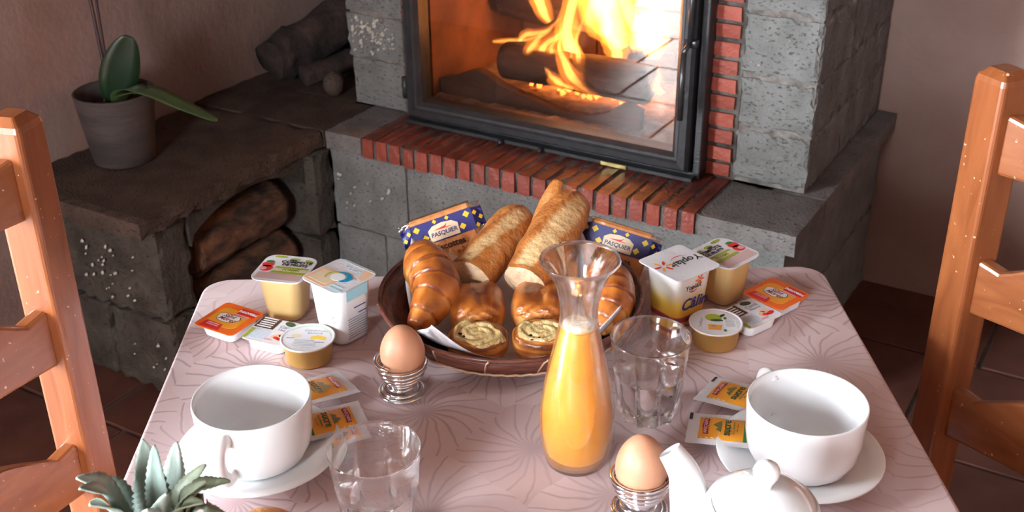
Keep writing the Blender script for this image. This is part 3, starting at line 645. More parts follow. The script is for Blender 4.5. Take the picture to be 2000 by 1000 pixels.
# ---------------------------------------------------------------- firewood in the niche, roots on the bench
for i, (x, y0, y1, z, r) in enumerate(((-0.105, -0.37, -0.09, 0.285, 0.060), (-0.245, -0.38, -0.1, 0.265, 0.066), (-0.09, -0.37, -0.08, 0.162, 0.054), (-0.235, -0.39, -0.09, 0.118, 0.062), (-0.11, -0.38, -0.1, 0.053, 0.045))):
    log('firewood_log', ['round barked log on top of the niche pile, nearest the opening', 'barked log at the back of the firewood niche, upper layer', 'barked log in the middle of the niche pile', 'barked log at the back of the firewood niche, lower layer', 'barked log on the niche floor near the opening'][i],
        (x, y0, z), (x + ru(-0.02, 0.02), y1, z + ru(-0.005, 0.005)), r, 'bark', i + 11, 'firewood logs in the niche', 'bark')
def root_block(name, label, path, rads, seed, fl_=0.8):
    P = [Vector(p) for p in path]; n = 28; m = len(P) - 1; pts = []; rr = []
    for i in range(n + 1):
        a = i / n * m; k = min(int(a), m - 1); f = a - k; pts.append(P[k].lerp(P[k + 1], f)); rr.append(rads[k] * (1 - f) + rads[k + 1] * f)
    g = tube(pts, rr, 20, True, lambda i, a: 1 + 0.30 * noise.noise(Vector((math.cos(a) * 1.5, math.sin(a) * 1.5, i * 0.15 + seed * 9))) + 0.12 * noise.noise(Vector((math.cos(a) * 5, math.sin(a) * 5, i * 0.4 + seed))))
    o = obj(name, g, M['oldlog'], None, FP, True, label=label, category='wood')
    return o
root_block('root_wood', 'thick dark piece of root wood leaning on the bench corner', [(-0.325, 0.2, 0.515), (-0.30, 0.30, 0.535), (-0.22, 0.52, 0.62)], [0.05, 0.062, 0.06], 1)
root_block('root_wood', 'dark gnarled root stacked highest against the wall corner', [(-0.345, 0.5, 0.59), (-0.27, 0.6, 0.68), (-0.2, 0.68, 0.76)], [0.055, 0.07, 0.06], 2)
root_block('root_wood', 'slim dark branch lying under the stacked roots', [(-0.24, 0.22, 0.482), (-0.17, 0.42, 0.50), (-0.13, 0.6, 0.52)], [0.022, 0.03, 0.03], 3)
g = lathe([(0, -0.03)] + [(0.026 * math.sin(a), -0.032 * math.cos(a)) for a in [math.pi * i / 12 for i in range(1, 12)]] + [(0, 0.034)], 20, lambda a, j, z: 1 + 0.12 * noise.noise(Vector((math.cos(a) * 2, math.sin(a) * 2, z * 40))))
obj('pebble', g, M['slab'], None, FP @ T(-0.125, 0.2, ZH + 0.031), True, label='small rounded grey stone beside the left pillar', category='stone')

# ---------------------------------------------------------------- potted orchid
orc = thing('potted_orchid', 'orchid plant in a dark clay pot on the stone bench', 'plant', FP @ T(-0.27, -0.345, ZH + 0.001))
obj('pot', lathe([(0, 0), (0.060, 0), (0.064, 0.003), (0.074, 0.075), (0.083, 0.150), (0.084, 0.154), (0.081, 0.156), (0.078, 0.152), (0.070, 0.09), (0, 0.085)], 56), M['pot'], orc, smooth=True)
obj('soil', lathe([(0, 0.118), (0.03, 0.122), (0.0735, 0.112)], 30, lambda a, j, z: 1), M['soil'], orc, smooth=True)
obj('label_tag', box(-0.014, 0.014, -0.0005, 0.0005, 0.11, 0.146), M['napkin'], orc, T(-0.02, -0.035, 0, rz=0.4, rx=-0.5), label='white plastic sleeve edge')
def leaf(path, wid, mat, parent, name='leaf', up=(0, 0, 1), th=0.0015, cup=0.15, n=18, label=None, serr=0):
    P = [Vector(p) for p in path]; m = len(P) - 1; V, F = [], []
    C = []
    for i in range(n + 1):
        a = i / n * m; k = min(int(a), m - 1); f = a - k
        p0, p1, p2, p3 = P[max(k - 1, 0)], P[k], P[k + 1], P[min(k + 2, m)]
        C.append(0.5 * ((2 * p1) + (p2 - p0) * f + (2 * p0 - 5 * p1 + 4 * p2 - p3) * f * f + (3 * p1 - p0 - 3 * p2 + p3) * f ** 3))
    us = (-1, -0.5, 0, 0.5, 1)
    for i in range(n + 1):
        t = (C[min(i + 1, n)] - C[max(i - 1, 0)]).normalized(); s = t.cross(Vector(up)).normalized(); nn = s.cross(t)
        w = wid(i / n)
        for top in (1, -1):
            for q in us:
                e = (1 + (serr * (1 if i % 2 else 0))) if abs(q) == 1 else 1
                V.append(C[i] + s * w * q * e + nn * (cup * w * q * q + top * th * (1 - abs(q) ** 2 * 0.8)))
    for i in range(n):
        for j in range(4):
            a = i * 10 + j; b = a + 10; F.append((a, a + 1, b + 1, b)); F.append((a + 5, b + 5, b + 6, a + 6))
        F.append((i * 10, i * 10 + 10, i * 10 + 15, i * 10 + 5)); F.append((i * 10 + 4, i * 10 + 9, i * 10 + 19, i * 10 + 14))
    F.append((0, 5, 6, 7, 8, 9, 4, 3, 2, 1)); q = n * 10; F.append((q, q + 1, q + 2, q + 3, q + 4, q + 9, q + 8, q + 7, q + 6, q + 5))
    kw = {'label': label} if label else {}
    return obj(name, (V, F), M[mat], parent, smooth=True, **kw)
lw = lambda W0: (lambda a: W0 * max(0.03, math.sin(math.pi * (0.07 + 0.90 * a)) ** 0.65))
leaf([(0.0, 0.0, 0.125), (0.010, 0.006, 0.17), (0.027, 0.016, 0.225), (0.046, 0.026, 0.272)], lw(0.040), 'leaf_dark', orc, up=(0.77, -0.63, 0.25), label='large dark green leaf standing upright')
leaf([(0.02, -0.01, 0.125), (0.05, -0.02, 0.165), (0.10, -0.03, 0.185), (0.15, -0.035, 0.18)], lw(0.024), 'leaf_light', orc, label='short pale green leaf')
leaf([(0.02, -0.01, 0.12), (0.07, -0.03, 0.165), (0.14, -0.03, 0.185), (0.22, -0.02, 0.165), (0.30, -0.01, 0.145)], lw(0.026), 'leaf_light', orc, label='long green leaf arching over the bench')
leaf([(0.0, 0.01, 0.125), (-0.02, 0.03, 0.16), (-0.03, 0.05, 0.18)], lw(0.02), 'leaf_dark', orc)
obj('flower_stem', tube([(-0.002, -0.005, 0.12), (-0.01, -0.005, 0.22), (-0.02, 0.0, 0.33), (-0.04, 0.0, 0.5), (-0.05, 0, 0.7)], 0.0036, 8), M['stem'], orc, smooth=True)
obj('flower_stem', tube([(0.0, 0.005, 0.12), (-0.006, 0.0, 0.22), (-0.004, 0.0, 0.33), (0.0, 0.0, 0.5), (0.01, 0, 0.7)], 0.003, 8), M['stem'], orc, smooth=True)

# ---------------------------------------------------------------- dining table and cloth
TR = 0.02716
TB = T(0.017, 0.77, 0, rz=TR)
tab = thing('dining_table', 'small wooden breakfast table hidden under the rose cloth', 'table', TB)
obj('table_top', box(-0.368, 0.368, -0.468, 0.468, 0.72, 0.7465, 0.004), M['tablewood'], tab)
for sx in (-1, 1):
    for sy in (-1, 1): obj('leg', box(sx * 0.32 - 0.025, sx * 0.32 + 0.025, sy * 0.42 - 0.025, sy * 0.42 + 0.025, 0, 0.72, 0.004), M['tablewood'], tab)
HX, HY, ZT = 0.376, 0.477, 0.7495
def cloth_geo():
    base = rrect(2 * HX, 2 * HY, 0.03, 8)
    # densify
    P = []
    for i in range(len(base)):
        a, b = Vector(base[i]), Vector(base[(i + 1) % len(base)]); k = max(1, int((b - a).length / 0.02))
        for j in range(k): P.append(a.lerp(b, j / k))
    n = len(P); secs = []
    for (s, z) in ((-0.004, ZT), (-0.0015, ZT - 0.0006), (0.0006, ZT - 0.003), (0.001, ZT - 0.008)):
        secs.append([(p * (1 + s / p.length), z) for p in P])
    for k in range(1, 11):
        dz = 0.022 * k; row = []
        for i, p in enumerate(P):
            w = 0.010 * (k / 10) * math.sin(i * 2 * math.pi / n * 22) + 0.004 * (k / 10)
            row.append((p * (1 + (0.002 + w) / p.length), ZT - 0.008 - dz))
        secs.append(row)
    V, F = [], []
    for row in secs: V += [(p.x, p.y, z) for p, z in row]
    for i in range(len(secs) - 1):
        for j in range(n): F.append((i * n + j, (i + 1) * n + j, (i + 1) * n + (j + 1) % n, i * n + (j + 1) % n))
    F.append(tuple(range(n)))
    return V, F
obj('tablecloth', cloth_geo(), M['cloth'], None, TB, label='dusty pink cloth with fan leaf pattern covering the table', category='tablecloth', smooth=True)
bpy.data.objects['tablecloth'].data.polygons[-1].use_smooth = False

# ---------------------------------------------------------------- ladder back chairs
def make_chair(label, P1, d, out, H):
    """P1: far back post, d: from far post to near post, out: facing direction"""
    d = Vector((d[0], d[1], 0)).normalized(); o = Vector((out[0], out[1], 0)).normalized()
    t = thing('dining_chair', label, 'chair', basis((P1[0], P1[1], 0), o, d) if o.cross(d).z > 0 else None)
    # local frame: x = facing, y = along the back (either handedness)
    m = Matrix(((o.x, d.x, 0, P1[0]), (o.y, d.y, 0, P1[1]), (0, 0, 1, 0), (0, 0, 0, 1)))
    hand = 1 if o.cross(d).z > 0 else -1
    if hand < 0: m = Matrix(((o.x, -d.x, 0, P1[0]), (o.y, -d.y, 0, P1[1]), (0, 0, 1, 0), (0, 0, 0, 1)))
    t.matrix_world = m
    Wd, s = 0.42 * hand, 0.0215
    for y in (0, Wd):
        sq = rrect(2 * s, 2 * s, 0.005, 3)
        obj('back_post', xf(stack([(sq, 0), (sq, H - 0.012), ([(x * 0.93, q * 0.93) for x, q in sq], H - 0.006), ([(x * 0.55, q * 0.55) for x, q in sq], H + 0.002)]), T(0, y, 0)), M['chair'], t)
        obj('leg', xf(stack([(sq, 0), (sq, 0.44)]), T(0.38, y, 0)), M['chair'], t)
        obj('stretcher', tube([(0, y, 0.16), (0.38, y, 0.16)], 0.011, 10), M['chair'], t, smooth=True); obj('stretcher', tube([(0, y, 0.28), (0.38, y, 0.28)], 0.011, 10), M['chair'], t, smooth=True)
    obj('stretcher', tube([(0.38, 0, 0.2), (0.38, Wd, 0.2)], 0.011, 10), M['chair'], t, smooth=True); obj('stretcher', tube([(0, 0, 0.22), (0, Wd, 0.22)], 0.011, 10), M['chair'], t, smooth=True)
    for zc in (0.585, 0.755, 0.925):
        a, b = 0.0185, 0.42 - 0.0185; n = 28; top = []; bot = []
        for i in range(n + 1):
            u_ = i / n; e = min(u_, 1 - u_) * 2      # 0 at post, 1 in the middle
            sm = max(0, min(1, (e - 0.12) / 0.45)); sm = sm * sm * (3 - 2 * sm)
            top.append((a + (b - a) * u_, zc + 0.068 + 0.032 * sm - 0.006 * math.exp(-((e - 0.14) / 0.08) ** 2)))
            e2 = max(0, min(1, e / 0.8)); bot.append((a + (b - a) * u_, zc + 0.008 * e2))
        V, F = [], []
        for i in range(n + 1):
            u_ = i / n; bow = -0.028 * math.sin(math.pi * u_)
            for (q, ins) in ((bot[i], 0), (top[i], 0)):
                for xx in (-0.009, 0.009): V.append((bow + xx, q[0] * hand, q[1]))
            # softened upper arris
        for i in range(n):
            k = i * 4; l = k + 4
            F += [(k, k + 2, l + 2, l), (k + 1, l + 1, l + 3, k + 3), (k + 2, k + 3, l + 3, l + 2), (k, l, l + 1, k + 1)]
        F += [(0, 1, 3, 2), (n * 4, n * 4 + 2, n * 4 + 3, n * 4 + 1)]
        so = obj('back_slat', (V, F), M['chair_slat'], t)
        bv = so.modifiers.new('soft_edge', 'BEVEL'); bv.width = 0.004; bv.segments = 2; bv.limit_method = 'ANGLE'; bv.angle_limit = R(50)
    obj('seat', box(-0.005, 0.4, min(-0.01, Wd + 0.01) if hand < 0 else -0.01, max(0.01, Wd + 0.01) if hand > 0 else 0.01, 0.435, 0.462, 0.006), M['rush'], t)
    return t
make_chair('wooden ladder back chair at the left side of the table', (-0.486, 1.06), (-0.24, -0.97), (0.97, -0.24), 1.03)
make_chair('wooden ladder back chair at the right side of the table', (0.515, 1.15), (0.40, -0.92), (-0.92, -0.40), 1.035)

# ---------------------------------------------------------------- fruit dish with paper and breads
Z0 = 0.7502
DC = (-0.002, 1.122)
dish = thing('bread_basket', 'round shallow dark bark dish holding the breads and pastries', 'basket', T(DC[0], DC[1], Z0))
obj('bowl', lathe([(0, 0.004), (0.085, 0.004), (0.105, 0.008), (0.129, 0.024), (0.1445, 0.044), (0.146, 0.043), (0.133, 0.02), (0.107, 0.002), (0.085, 0.0), (0, 0.0)], 96, lambda a, j, z: 1 + 0.006 * noise.noise(Vector((math.cos(a) * 4, math.sin(a) * 4, 0)))), M['weave'], dish, smooth=True)
obj('rim', tube([(0.145 * math.cos(a), 0.145 * math.sin(a), 0.0435) for a in [2 * math.pi * i / 96 for i in range(96)]], 0.0026, 8, closed=True), M['weave'], dish, smooth=True)
gs = []
for i in range(46):
    a = 2 * math.pi * i / 46; w = 0.0022; d = 0.035
    if i % 3 == 0: gs.append(tube([(0.1325 * math.cos(a), 0.1325 * math.sin(a), 0.0205), (0.1435 * math.cos(a + 0.03), 0.1435 * math.sin(a + 0.03), 0.038), (0.148 * math.cos(a + 0.05), 0.148 * math.sin(a + 0.05), 0.0435)], 0.0011, 6))
obj('lacing', join(*gs), M['cane'], dish, smooth=True, label='pale cane stitches')
obj('lower_binding', tube([(0.1335 * math.cos(a), 0.1335 * math.sin(a), 0.019 + 0.0006 * math.sin(a * 60)) for a in [2 * math.pi * i / 180 for i in range(180)]], 0.0013, 6, closed=True), M['cane'], dish, smooth=True)
# napkin: a square of paper pressed into the dish
V, F = [], []; n = 44; S = 0.112
for i in range(n + 1):
    for j in range(n + 1):
        x, y = S * (2 * i / n - 1), S * (2 * j / n - 1); rr = math.hypot(x, y)
        q = Vector((x * 12, y * 12, 3)); k = 1.0
        z = 0.0062 + (0 if rr < 0.085 else (rr - 0.085) * 0.62) + (0.003 + 0.05 * max(0, rr - 0.08)) * abs(noise.noise(q * 1.8)) + max(0, rr - 0.11) * 0.35
        f = 1 if rr < 0.125 else 0.125 / rr + (1 - 0.125 / rr) * 0.45
        V.append((x * f, y * f, z))
for i in range(n):
    for j in range(n): a = i * (n + 1) + j; F.append((a, a + n + 1, a + n + 2, a + 1))
nap = obj('paper_napkin', (V, F), M['napkin'], None, T(DC[0], DC[1], Z0, rz=R(10)), True, label='crumpled white paper napkin lining the bread dish', category='napkin')
sm = nap.modifiers.new('thickness', 'SOLIDIFY'); sm.thickness = 0.0004

def catmull(P, n):
    P = [Vector(p) for p in P]; m = len(P) - 1; C = []
    for i in range(n + 1):
        a = i / n * m; k = min(int(a), m - 1); f = a - k
        p0, p1, p2, p3 = P[max(k - 1, 0)], P[k], P[k + 1], P[min(k + 2, m)]
        C.append(0.5 * ((2 * p1) + (p2 - p0) * f + (2 * p0 - 5 * p1 + 4 * p2 - p3) * f * f + (3 * p1 - p0 - 3 * p2 + p3) * f ** 3))
    return C
def croissant(label, path, r0, seed, bands=8, up=(0, 0, 1)):
    n, seg = 110, 36; C = catmull(path, n); rad = []; bk = []
    for i in range(n + 1):
        a = i / n; env = 0.24 + 0.76 * math.sin(math.pi * (0.04 + 0.92 * a)) ** 1.15
        rad.append(r0 * env)
    sy = [abs(i / n - 0.5) * 2 for i in range(n + 1)]
    def fn(i, ang):
        s = sy[i] * bands / 2 + 0.10 * math.cos(ang) + 0.06 * noise.noise(Vector((math.cos(ang) * 2, math.sin(ang) * 2, i * 0.05 + seed)))
        fr = s - math.floor(s)
        step = 0.10 * (fr ** 0.55 if fr < 0.9 else (1 - fr) * 9)           # each wrap swells, then drops to the next
        w = 1 + step + 0.05 * noise.noise(Vector((math.cos(ang) * 3, math.sin(ang) * 3, i * 0.12 + seed * 3)))
        return (w, w * 0.86)
    g = tube(C, rad, seg, True, fn, up=up)
    for i in range(n + 1):
        for j in range(seg):
            ang = 2 * math.pi * j / seg; s = sy[i] * bands / 2 + 0.10 * math.cos(ang); fr = s - math.floor(s)
            z = g[0][i * seg + j].z - C[i].z
            bk.append(max(0, min(1, 0.40 + 0.28 * noise.noise(Vector((math.cos(ang) * 2.5, math.sin(ang) * 2.5, i * 0.09 + seed))) + 0.30 * (z / r0) + 0.30 * (fr - 0.5) + (0.25 if fr < 0.06 or fr > 0.94 else 0) + 0.15 * sy[i])))
    o = Vector(C[n // 2]); V = [v - o for v in g[0]]
    return obj('croissant', (V, g[1]), M['croissant'], None, Matrix.Translation(o), True, attr=bk, label=label, category='croissant', group='croissants in the bread dish')
croissant('golden croissant standing at the left side of the bread dish', [(-0.092, 1.172, 0.822), (-0.096, 1.148, 0.816), (-0.084, 1.105, 0.803), (-0.104, 1.058, 0.786)], 0.0310, 1, up=(1, 0, 0.3))
croissant('croissant at the right side of the dish, behind the juice carafe', [(0.090, 1.150, 0.80), (0.108, 1.12, 0.806), (0.108, 1.08, 0.798), (0.092, 1.05, 0.785)], 0.0265, 5, up=(1, 0, 0.3))

def superblob(ax, ay, az, n=40, m=28, e=2.6, fn=None):
    V, F = [], []
    def sp(c, p): return math.copysign(abs(c) ** (2 / p), c)
    for i in range(m + 1):
        ph = math.pi * (i / m - 0.5)
        for j in range(n):
            th = 2 * math.pi * j / n
            x, y, z = sp(math.cos(ph), e) * sp(math.cos(th), e), sp(math.cos(ph), e) * sp(math.sin(th), e), sp(math.sin(ph), e)
            p = Vector((x * ax, y * ay, z * az))
            V.append(fn(p) if fn else p)
    for i in range(m):
        for j in range(n): F.append((i * n + j, i * n + (j + 1) % n, (i + 1) * n + (j + 1) % n, (i + 1) * n + j))
    return V, F
def pain_choc(label, x, y, z, rz, seed):
    t = thing('chocolate_pastry', label, 'pastry', T(x, y, z, rz=rz), 'chocolate pastries in the bread dish')
    ax, ay, az = 0.031, 0.036, 0.022; bk = []
    def lay(p): # two scrolls meeting in the middle, layered front face
        return math.sin((abs(p.x) * 0.55 + abs(p.z + 0.004) * 1.0) * 900 + 2.0 * noise.noise(p * 40))
    def f(p):
        q = p * (1 + 0.05 * noise.noise(p * 45 + Vector((seed, 0, 0))))
        front = max(0, min(1, (abs(p.y) / ay - 0.75) * 5))
        q.y += math.copysign(1, p.y) * front * 0.0030 * lay(p)
        top = max(0, p.z / az); q.z -= top * 0.0035 * math.exp(-((p.x - 0.004) / 0.004) ** 2)
        for xx in (-0.017, 0.019):
            q.z += top * 0.0016 * math.exp(-((p.x - xx) / 0.004) ** 2)
        bk.append(max(0, min(1, 0.30 + 0.55 * top - 0.15 * math.exp(-((p.x - 0.004) / 0.005) ** 2) + front * (0.34 * lay(p) - 0.12) + 0.32 * noise.noise(p * 60 + Vector((seed, 5, 0))))))
        return q
    g = superblob(ax, ay, az, 56, 40, 3.0, f)
    obj('crust', g, M['croissant'], t, smooth=True, attr=bk)
    for s in (-1, 1):
        obj('chocolate_stick', tube([(s * 0.012, -ay - 0.0015, -0.009), (s * 0.012, -0.01, -0.009)], 0.0042, 10, True, lambda i, a: (1.4, 0.9)), M['choc'], t, smooth=True, label='dark chocolate end')
    return t
pain_choc('chocolate pastry with dark ends, second from left in the dish, behind a custard pastry', -0.040, 1.104, 0.782, R(4), 1)
pain_choc('chocolate pastry partly behind the carafe neck, below the long baguette piece', 0.030, 1.106, 0.783, R(-6), 2)
def custard_bun(label, x, y, z, rz, seed):
    t = thing('custard_pastry', label, 'pastry', T(x, y, z, rz=rz, rx=R(14)), 'custard pastries at the front of the dish')
    ax, ay, az = 0.0325, 0.024, 0.0155; bk = []
    def f(p):
        q = p.copy(); r = math.hypot(p.x / ax, p.y / ay)
        if p.z > 0 and r < 0.86: q.z = az * 0.80 + 0.0012 * noise.noise(p * 90)
        q += p.normalized() * 0.0012 * noise.noise(p * 60 + Vector((seed, 0, 0))) if p.length > 0 else p
        q.z += 0.0007 * math.sin(p.z * 900 + p.x * 60) if r > 0.8 else 0
        bk.append(max(0, min(1, (0.5 + 0.25 * noise.noise(p * 50 + Vector((0, seed, 0)))) + (0.25 if p.z > 0 and 0.8 < r < 0.95 else 0) - (0.15 if p.z < -0.004 else 0) + 0.15 * math.sin(p.z * 900))))
        return q
    obj('crust', superblob(ax, ay, az, 56, 36, 2.5, f), M['croissant'], t, smooth=True, attr=bk)
    V, F = [], []; n, m = 40, 12
    for k in range(m + 1):
        for i in range(n):
            a = 2 * math.pi * i / n; r = k / m * 0.80 * (1 + 0.16 * math.sin(a * 2 + seed) + 0.10 * math.sin(a * 5 + seed)); x_, y_ = ax * r * math.cos(a), ay * r * math.sin(a)
            V.append((x_, y_, az * 0.84 + 0.0018 * (1 - r * r) + 0.0024 * math.sin(r * 20 + a * 2.0) * (0.2 + r) - (0.004 if k == m else 0)))
    for k in range(m):
        for i in range(n): F.append((k * n + i, (k + 1) * n + i, (k + 1) * n + (i + 1) % n, k * n + (i + 1) % n))
    obj('custard_filling', (V, F), M['custard'], t, smooth=True)
    rnd = random.Random(seed); gs = []
    for i in range(3):
        a, r = 2.2 + 0.35 * i + 0.2 * seed, 0.45 + 0.12 * (i % 2); s = rnd.uniform(0.0014, 0.0021)
        gs.append(xf(superblob(s * 1.6, s, s * 0.5, 10, 6, 2), T(ax * r * math.cos(a), ay * r * math.sin(a), az * 0.84 + 0.0004, rz=a)))
    obj('raisin', join(*gs), M['choc'], t, smooth=True)
    return t
custard_bun('oval custard pastry at the front left of the bread dish', -0.037, 1.036, 0.7805, R(3), 3)
custard_bun('oval custard pastry at the front of the dish, beside the carafe', 0.031, 1.039, 0.7805, R(-3), 8)

def baguette(label, p0, p1, r0, seed, face, slash_a, ang_w=0.75, rend=(0.85, 0.75), bow=0.004):
    P0, P1 = Vector(p0), Vector(p1); n, seg = 70, 48; L = (P1 - P0).length
    t = thing('baguette_piece', label, 'bread', Matrix.Translation(P0), 'baguette pieces in the dish')
    d = (P1 - P0).normalized(); fv = Vector(face); fv = (fv - d * fv.dot(d)).normalized()
    C = [P0.lerp(P1, i / n) - P0 + fv * bow * math.sin(math.pi * i / n) for i in range(n + 1)]
    rad = []
    for i in range(n + 1):
        a = i / n; e = 1.0 if a < 0.75 else math.sqrt(max(0, 1 - ((a - 0.75) / 0.255) ** 2 * 0.75))
        rad.append(r0 * (rend[0] + (1 - rend[0]) * min(1, a * 4)) * e)
    side = d.cross(fv)
    def slash(i, ang):
        a = i / n; c = slash_a + 1.1 * (a - 0.5)       # the cut wanders across the top
        dd = (ang - c + math.pi) % (2 * math.pi) - math.pi
        return dd
    V, F, bk = [], [], []
    for i in range(n + 1):
        for j in range(seg):
            ang = 2 * math.pi * j / seg - math.pi; dd = slash(i, ang); a = i / n
            nz = noise.noise(Vector((math.cos(ang) * 2, math.sin(ang) * 2, i * 0.12 + seed * 7))); n2 = noise.noise(Vector((math.cos(ang) * 9, math.sin(ang) * 9, i * 0.5 + seed)))
            w = 1 + 0.05 * nz + 0.014 * n2
            inside = max(0, 1 - (abs(dd) / ang_w) ** 4) if 0.03 < a < 0.95 else 0
            ridge = math.exp(-((abs(dd) - ang_w * 1.08) / 0.11) ** 2)
            w += -0.05 * inside + 0.09 * ridge * (1 if dd < 0 else 0.45) + 0.03 * inside * n2
            r = rad[i] * w
            q = C[i] + fv * math.cos(ang) * r * 0.9 + side * math.sin(ang) * r; V.append(q)
            b = 0.55 + 0.22 * nz; b = b * (1 - inside) + (0.02 + 0.25 * max(0, n2 + 0.3 * nz) + 0.2 * a) * inside; b += 0.18 * ridge * (1 if dd < 0 else 0.3)
            bk.append(max(0, min(1, b)))
    for i in range(n):
        for j in range(seg): F.append((i * seg + j, i * seg + (j + 1) % seg, (i + 1) * seg + (j + 1) % seg, (i + 1) * seg + j))
    F.append(tuple(n * seg + j for j in range(seg)))
    obj('crust', (V, F), M['baguette'], t, smooth=True, attr=bk)
    V2 = [V[j] * 1.0 - d * 0.0 for j in range(seg)]; V3 = [v * 0.6 - d * (0.003 + 0.002 * noise.noise(v * 90)) for v in V2]
    obj('crumb', (V2 + V3 + [Vector((0, 0, 0)) - d * 0.003], [(j, seg + j, seg + (j + 1) % seg, (j + 1) % seg) for j in range(seg)] + [(seg + j, 2 * seg, seg + (j + 1) % seg) for j in range(seg)]), M['crumb'], t, smooth=True, label='pale cut crumb face')
    return t
baguette('long baguette piece with a pointed crust, leaning behind the carafe', (0.014, 1.130, 0.799), (0.076, 1.262, 0.842), 0.0285, 2, (0.0, -0.8, 0.6), 0.05, 0.52, (0.88, 0.9))
baguette('shorter baguette piece leaning beside the rusk packet on the left', (-0.047, 1.150, 0.794), (0.013, 1.262, 0.822), 0.026, 5, (0.0, -0.75, 0.66), -0.2, 0.42, (1.0, 0.8))
# pointed ear of crust on the long piece
g = tube(catmull([(0.010, 0.065, 0.032), (0.028, 0.10, 0.050), (0.042, 0.125, 0.068)], 20), [0.004 + 0.0055 * math.sin(math.pi * i / 20 * 0.9) for i in range(21)], 12, True, lambda i, a: (1.15, 0.7))
bp = [o for o in bpy.data.objects if o.name.startswith('baguette_piece')][0]
obj('crust_ear', g, M['baguette'], bp, smooth=True, attr=[0.5] * len(g[0]))

# ---------------------------------------------------------------- rusk packets
def rusk_pack(label, mw, w=0.076, h=0.076, d=0.017, side=-1, crimp2=True):
    """local x right, y up, z towards the viewer"""
    t = thing('rusk_packet', label, 'packet', mw, 'rusk packets in the dish')
    obj('rusk', join(box(-w / 2, w / 2, -h / 2, h / 2, -d, -d / 2 - 0.0008, 0.003), box(-w / 2, w / 2, -h / 2, h / 2, -d / 2 + 0.0008, 0, 0.003)), M['rusk'], t)
    bx = [(-w / 2 - 0.0005, h / 2 - 0.033), (w / 2 + 0.0005, h / 2 - 0.033), (w / 2 + 0.0005, h / 2 - 0.006), (-w / 2 - 0.0005, h / 2 - 0.006)]
    prints('printed_band', [bx], 'i_navy', t, T(0, 0, 0.0004), label='navy band with yellow diamonds')
    dm = lambda x, y, s=0.0043: [(x - s, y), (x, y - s), (x + s, y), (x, y + s)]
    ds = []
    for i in range(9):
        x = -w / 2 + 0.007 + i * (w - 0.014) / 8; yt = h / 2 - 0.0125; yb = h / 2 - 0.025
        if i % 2 == 0: ds.append(dm(x, yt))
        elif abs(x) > 0.0: ds.append(dm(x, yb if abs(x) > 0.02 else yt + 0.0035, 0.0043 if abs(x) > 0.02 else 0.0028))
    ds = [q for q in ds if not (abs(sum(p[0] for p in q) / 4) < 0.017 and sum(p[1] for p in q) / 4 < h / 2 - 0.011)]
    prints('diamond_print', ds, 'i_yellow', t, T(0, 0, 0.0006))
    prints('badge', [[(-0.018, h / 2 - 0.0315), (0.018, h / 2 - 0.0315), (0.0185, h / 2 - 0.018), (0.012, h / 2 - 0.0135), (0, h / 2 - 0.012), (-0.012, h / 2 - 0.0135), (-0.0185, h / 2 - 0.018)]], 'i_cream', t, T(0, 0, 0.0008), label='cream badge with dark lettering')
    text('PASQUIER', 0.0072, 'i_navy', t, T(0, h / 2 - 0.0245, 0.0011), shear=0.1, bold=0.02)
    prints('red_swash', [[(-0.012, h / 2 - 0.019), (0.002, h / 2 - 0.017), (0.006, h / 2 - 0.0145), (0.003, h / 2 - 0.0185), (0.012, h / 2 - 0.0195), (0, h / 2 - 0.0196)]], 'i_red', t, T(0, 0, 0.0011))
    text('Biscottes', 0.0110, 'i_black', t, T(0.001, h / 2 - 0.0405, 0.0008), bold=0.015)
    text('x 2', 0.008, 'i_brown_ink', t, T(0.012, h / 2 - 0.051, 0.0008))
    # clear film round the rusks and its crimped, twisted ends
    obj('film', join(box(-w / 2 - 0.001, w / 2 + 0.001, h / 2 + 0.0002, h / 2 + 0.0006, -d - 0.001, 0.001)), M['film'], t)
    for s in (-1, 1):
        V, F = [], []; nu, nv = 8, 22
        for a in range(nu + 1):
            for b in range(nv + 1):
                u_, v_ = a / nu, b / nv; x = s * (w / 2 - 0.001 + 0.014 * u_)
                V.append((x, (v_ - 0.5) * h * (1 - 0.08 * u_), -d / 2 * min(1, u_ * 1.4 + 0.0) + 0.0035 * u_ * math.sin(v_ * 26 + u_ * 4 + s) + 0.001 * math.sin(v_ * 9)))
        for a in range(nu):
            for b in range(nv): k = a * (nv + 1) + b; F.append((k, k + nv + 1, k + nv + 2, k + 1))
        fo = [f for f in F if V[f[0]][1] < h / 2 - 0.034 or V[f[0]][1] > h / 2 - 0.010]; fb = [f for f in F if f not in fo]
        for nm, ff, mt in (('crimped_end', fo, 'film'), ('crimped_end', fb, 'i_navy')):
            o = obj(nm, (V, ff), M[mt], t, smooth=True); q = o.modifiers.new('thickness', 'SOLIDIFY'); q.thickness = 0.0003
        dd = []
        for (xx, yy) in ((0.003, h / 2 - 0.0135), (0.009, h / 2 - 0.021), (0.003, h / 2 - 0.029)):
            dd.append(xf(poly(dm(0, 0, 0.0032), 0, 0.0002), T(s * (w / 2 + xx), yy, 0.004 - d / 2 * min(1, xx / 0.014 * 1.4) + 0.0012, ry=s * 0.5)))
        obj('diamond_print', join(*dd), M['i_yellow'], t)
    return t
rusk_pack('rusk packet with navy band at the left, behind the standing croissant', basis((-0.076, 1.230, 0.800), (0.955, 0.18, 0.27), (-0.20, 0.32, 0.92)))
rusk_pack('rusk packet with navy band at the right, behind the carafe rim', basis((0.122, 1.225, 0.782), (0.93, -0.22, -0.22), (0.16, 0.38, 0.9)))

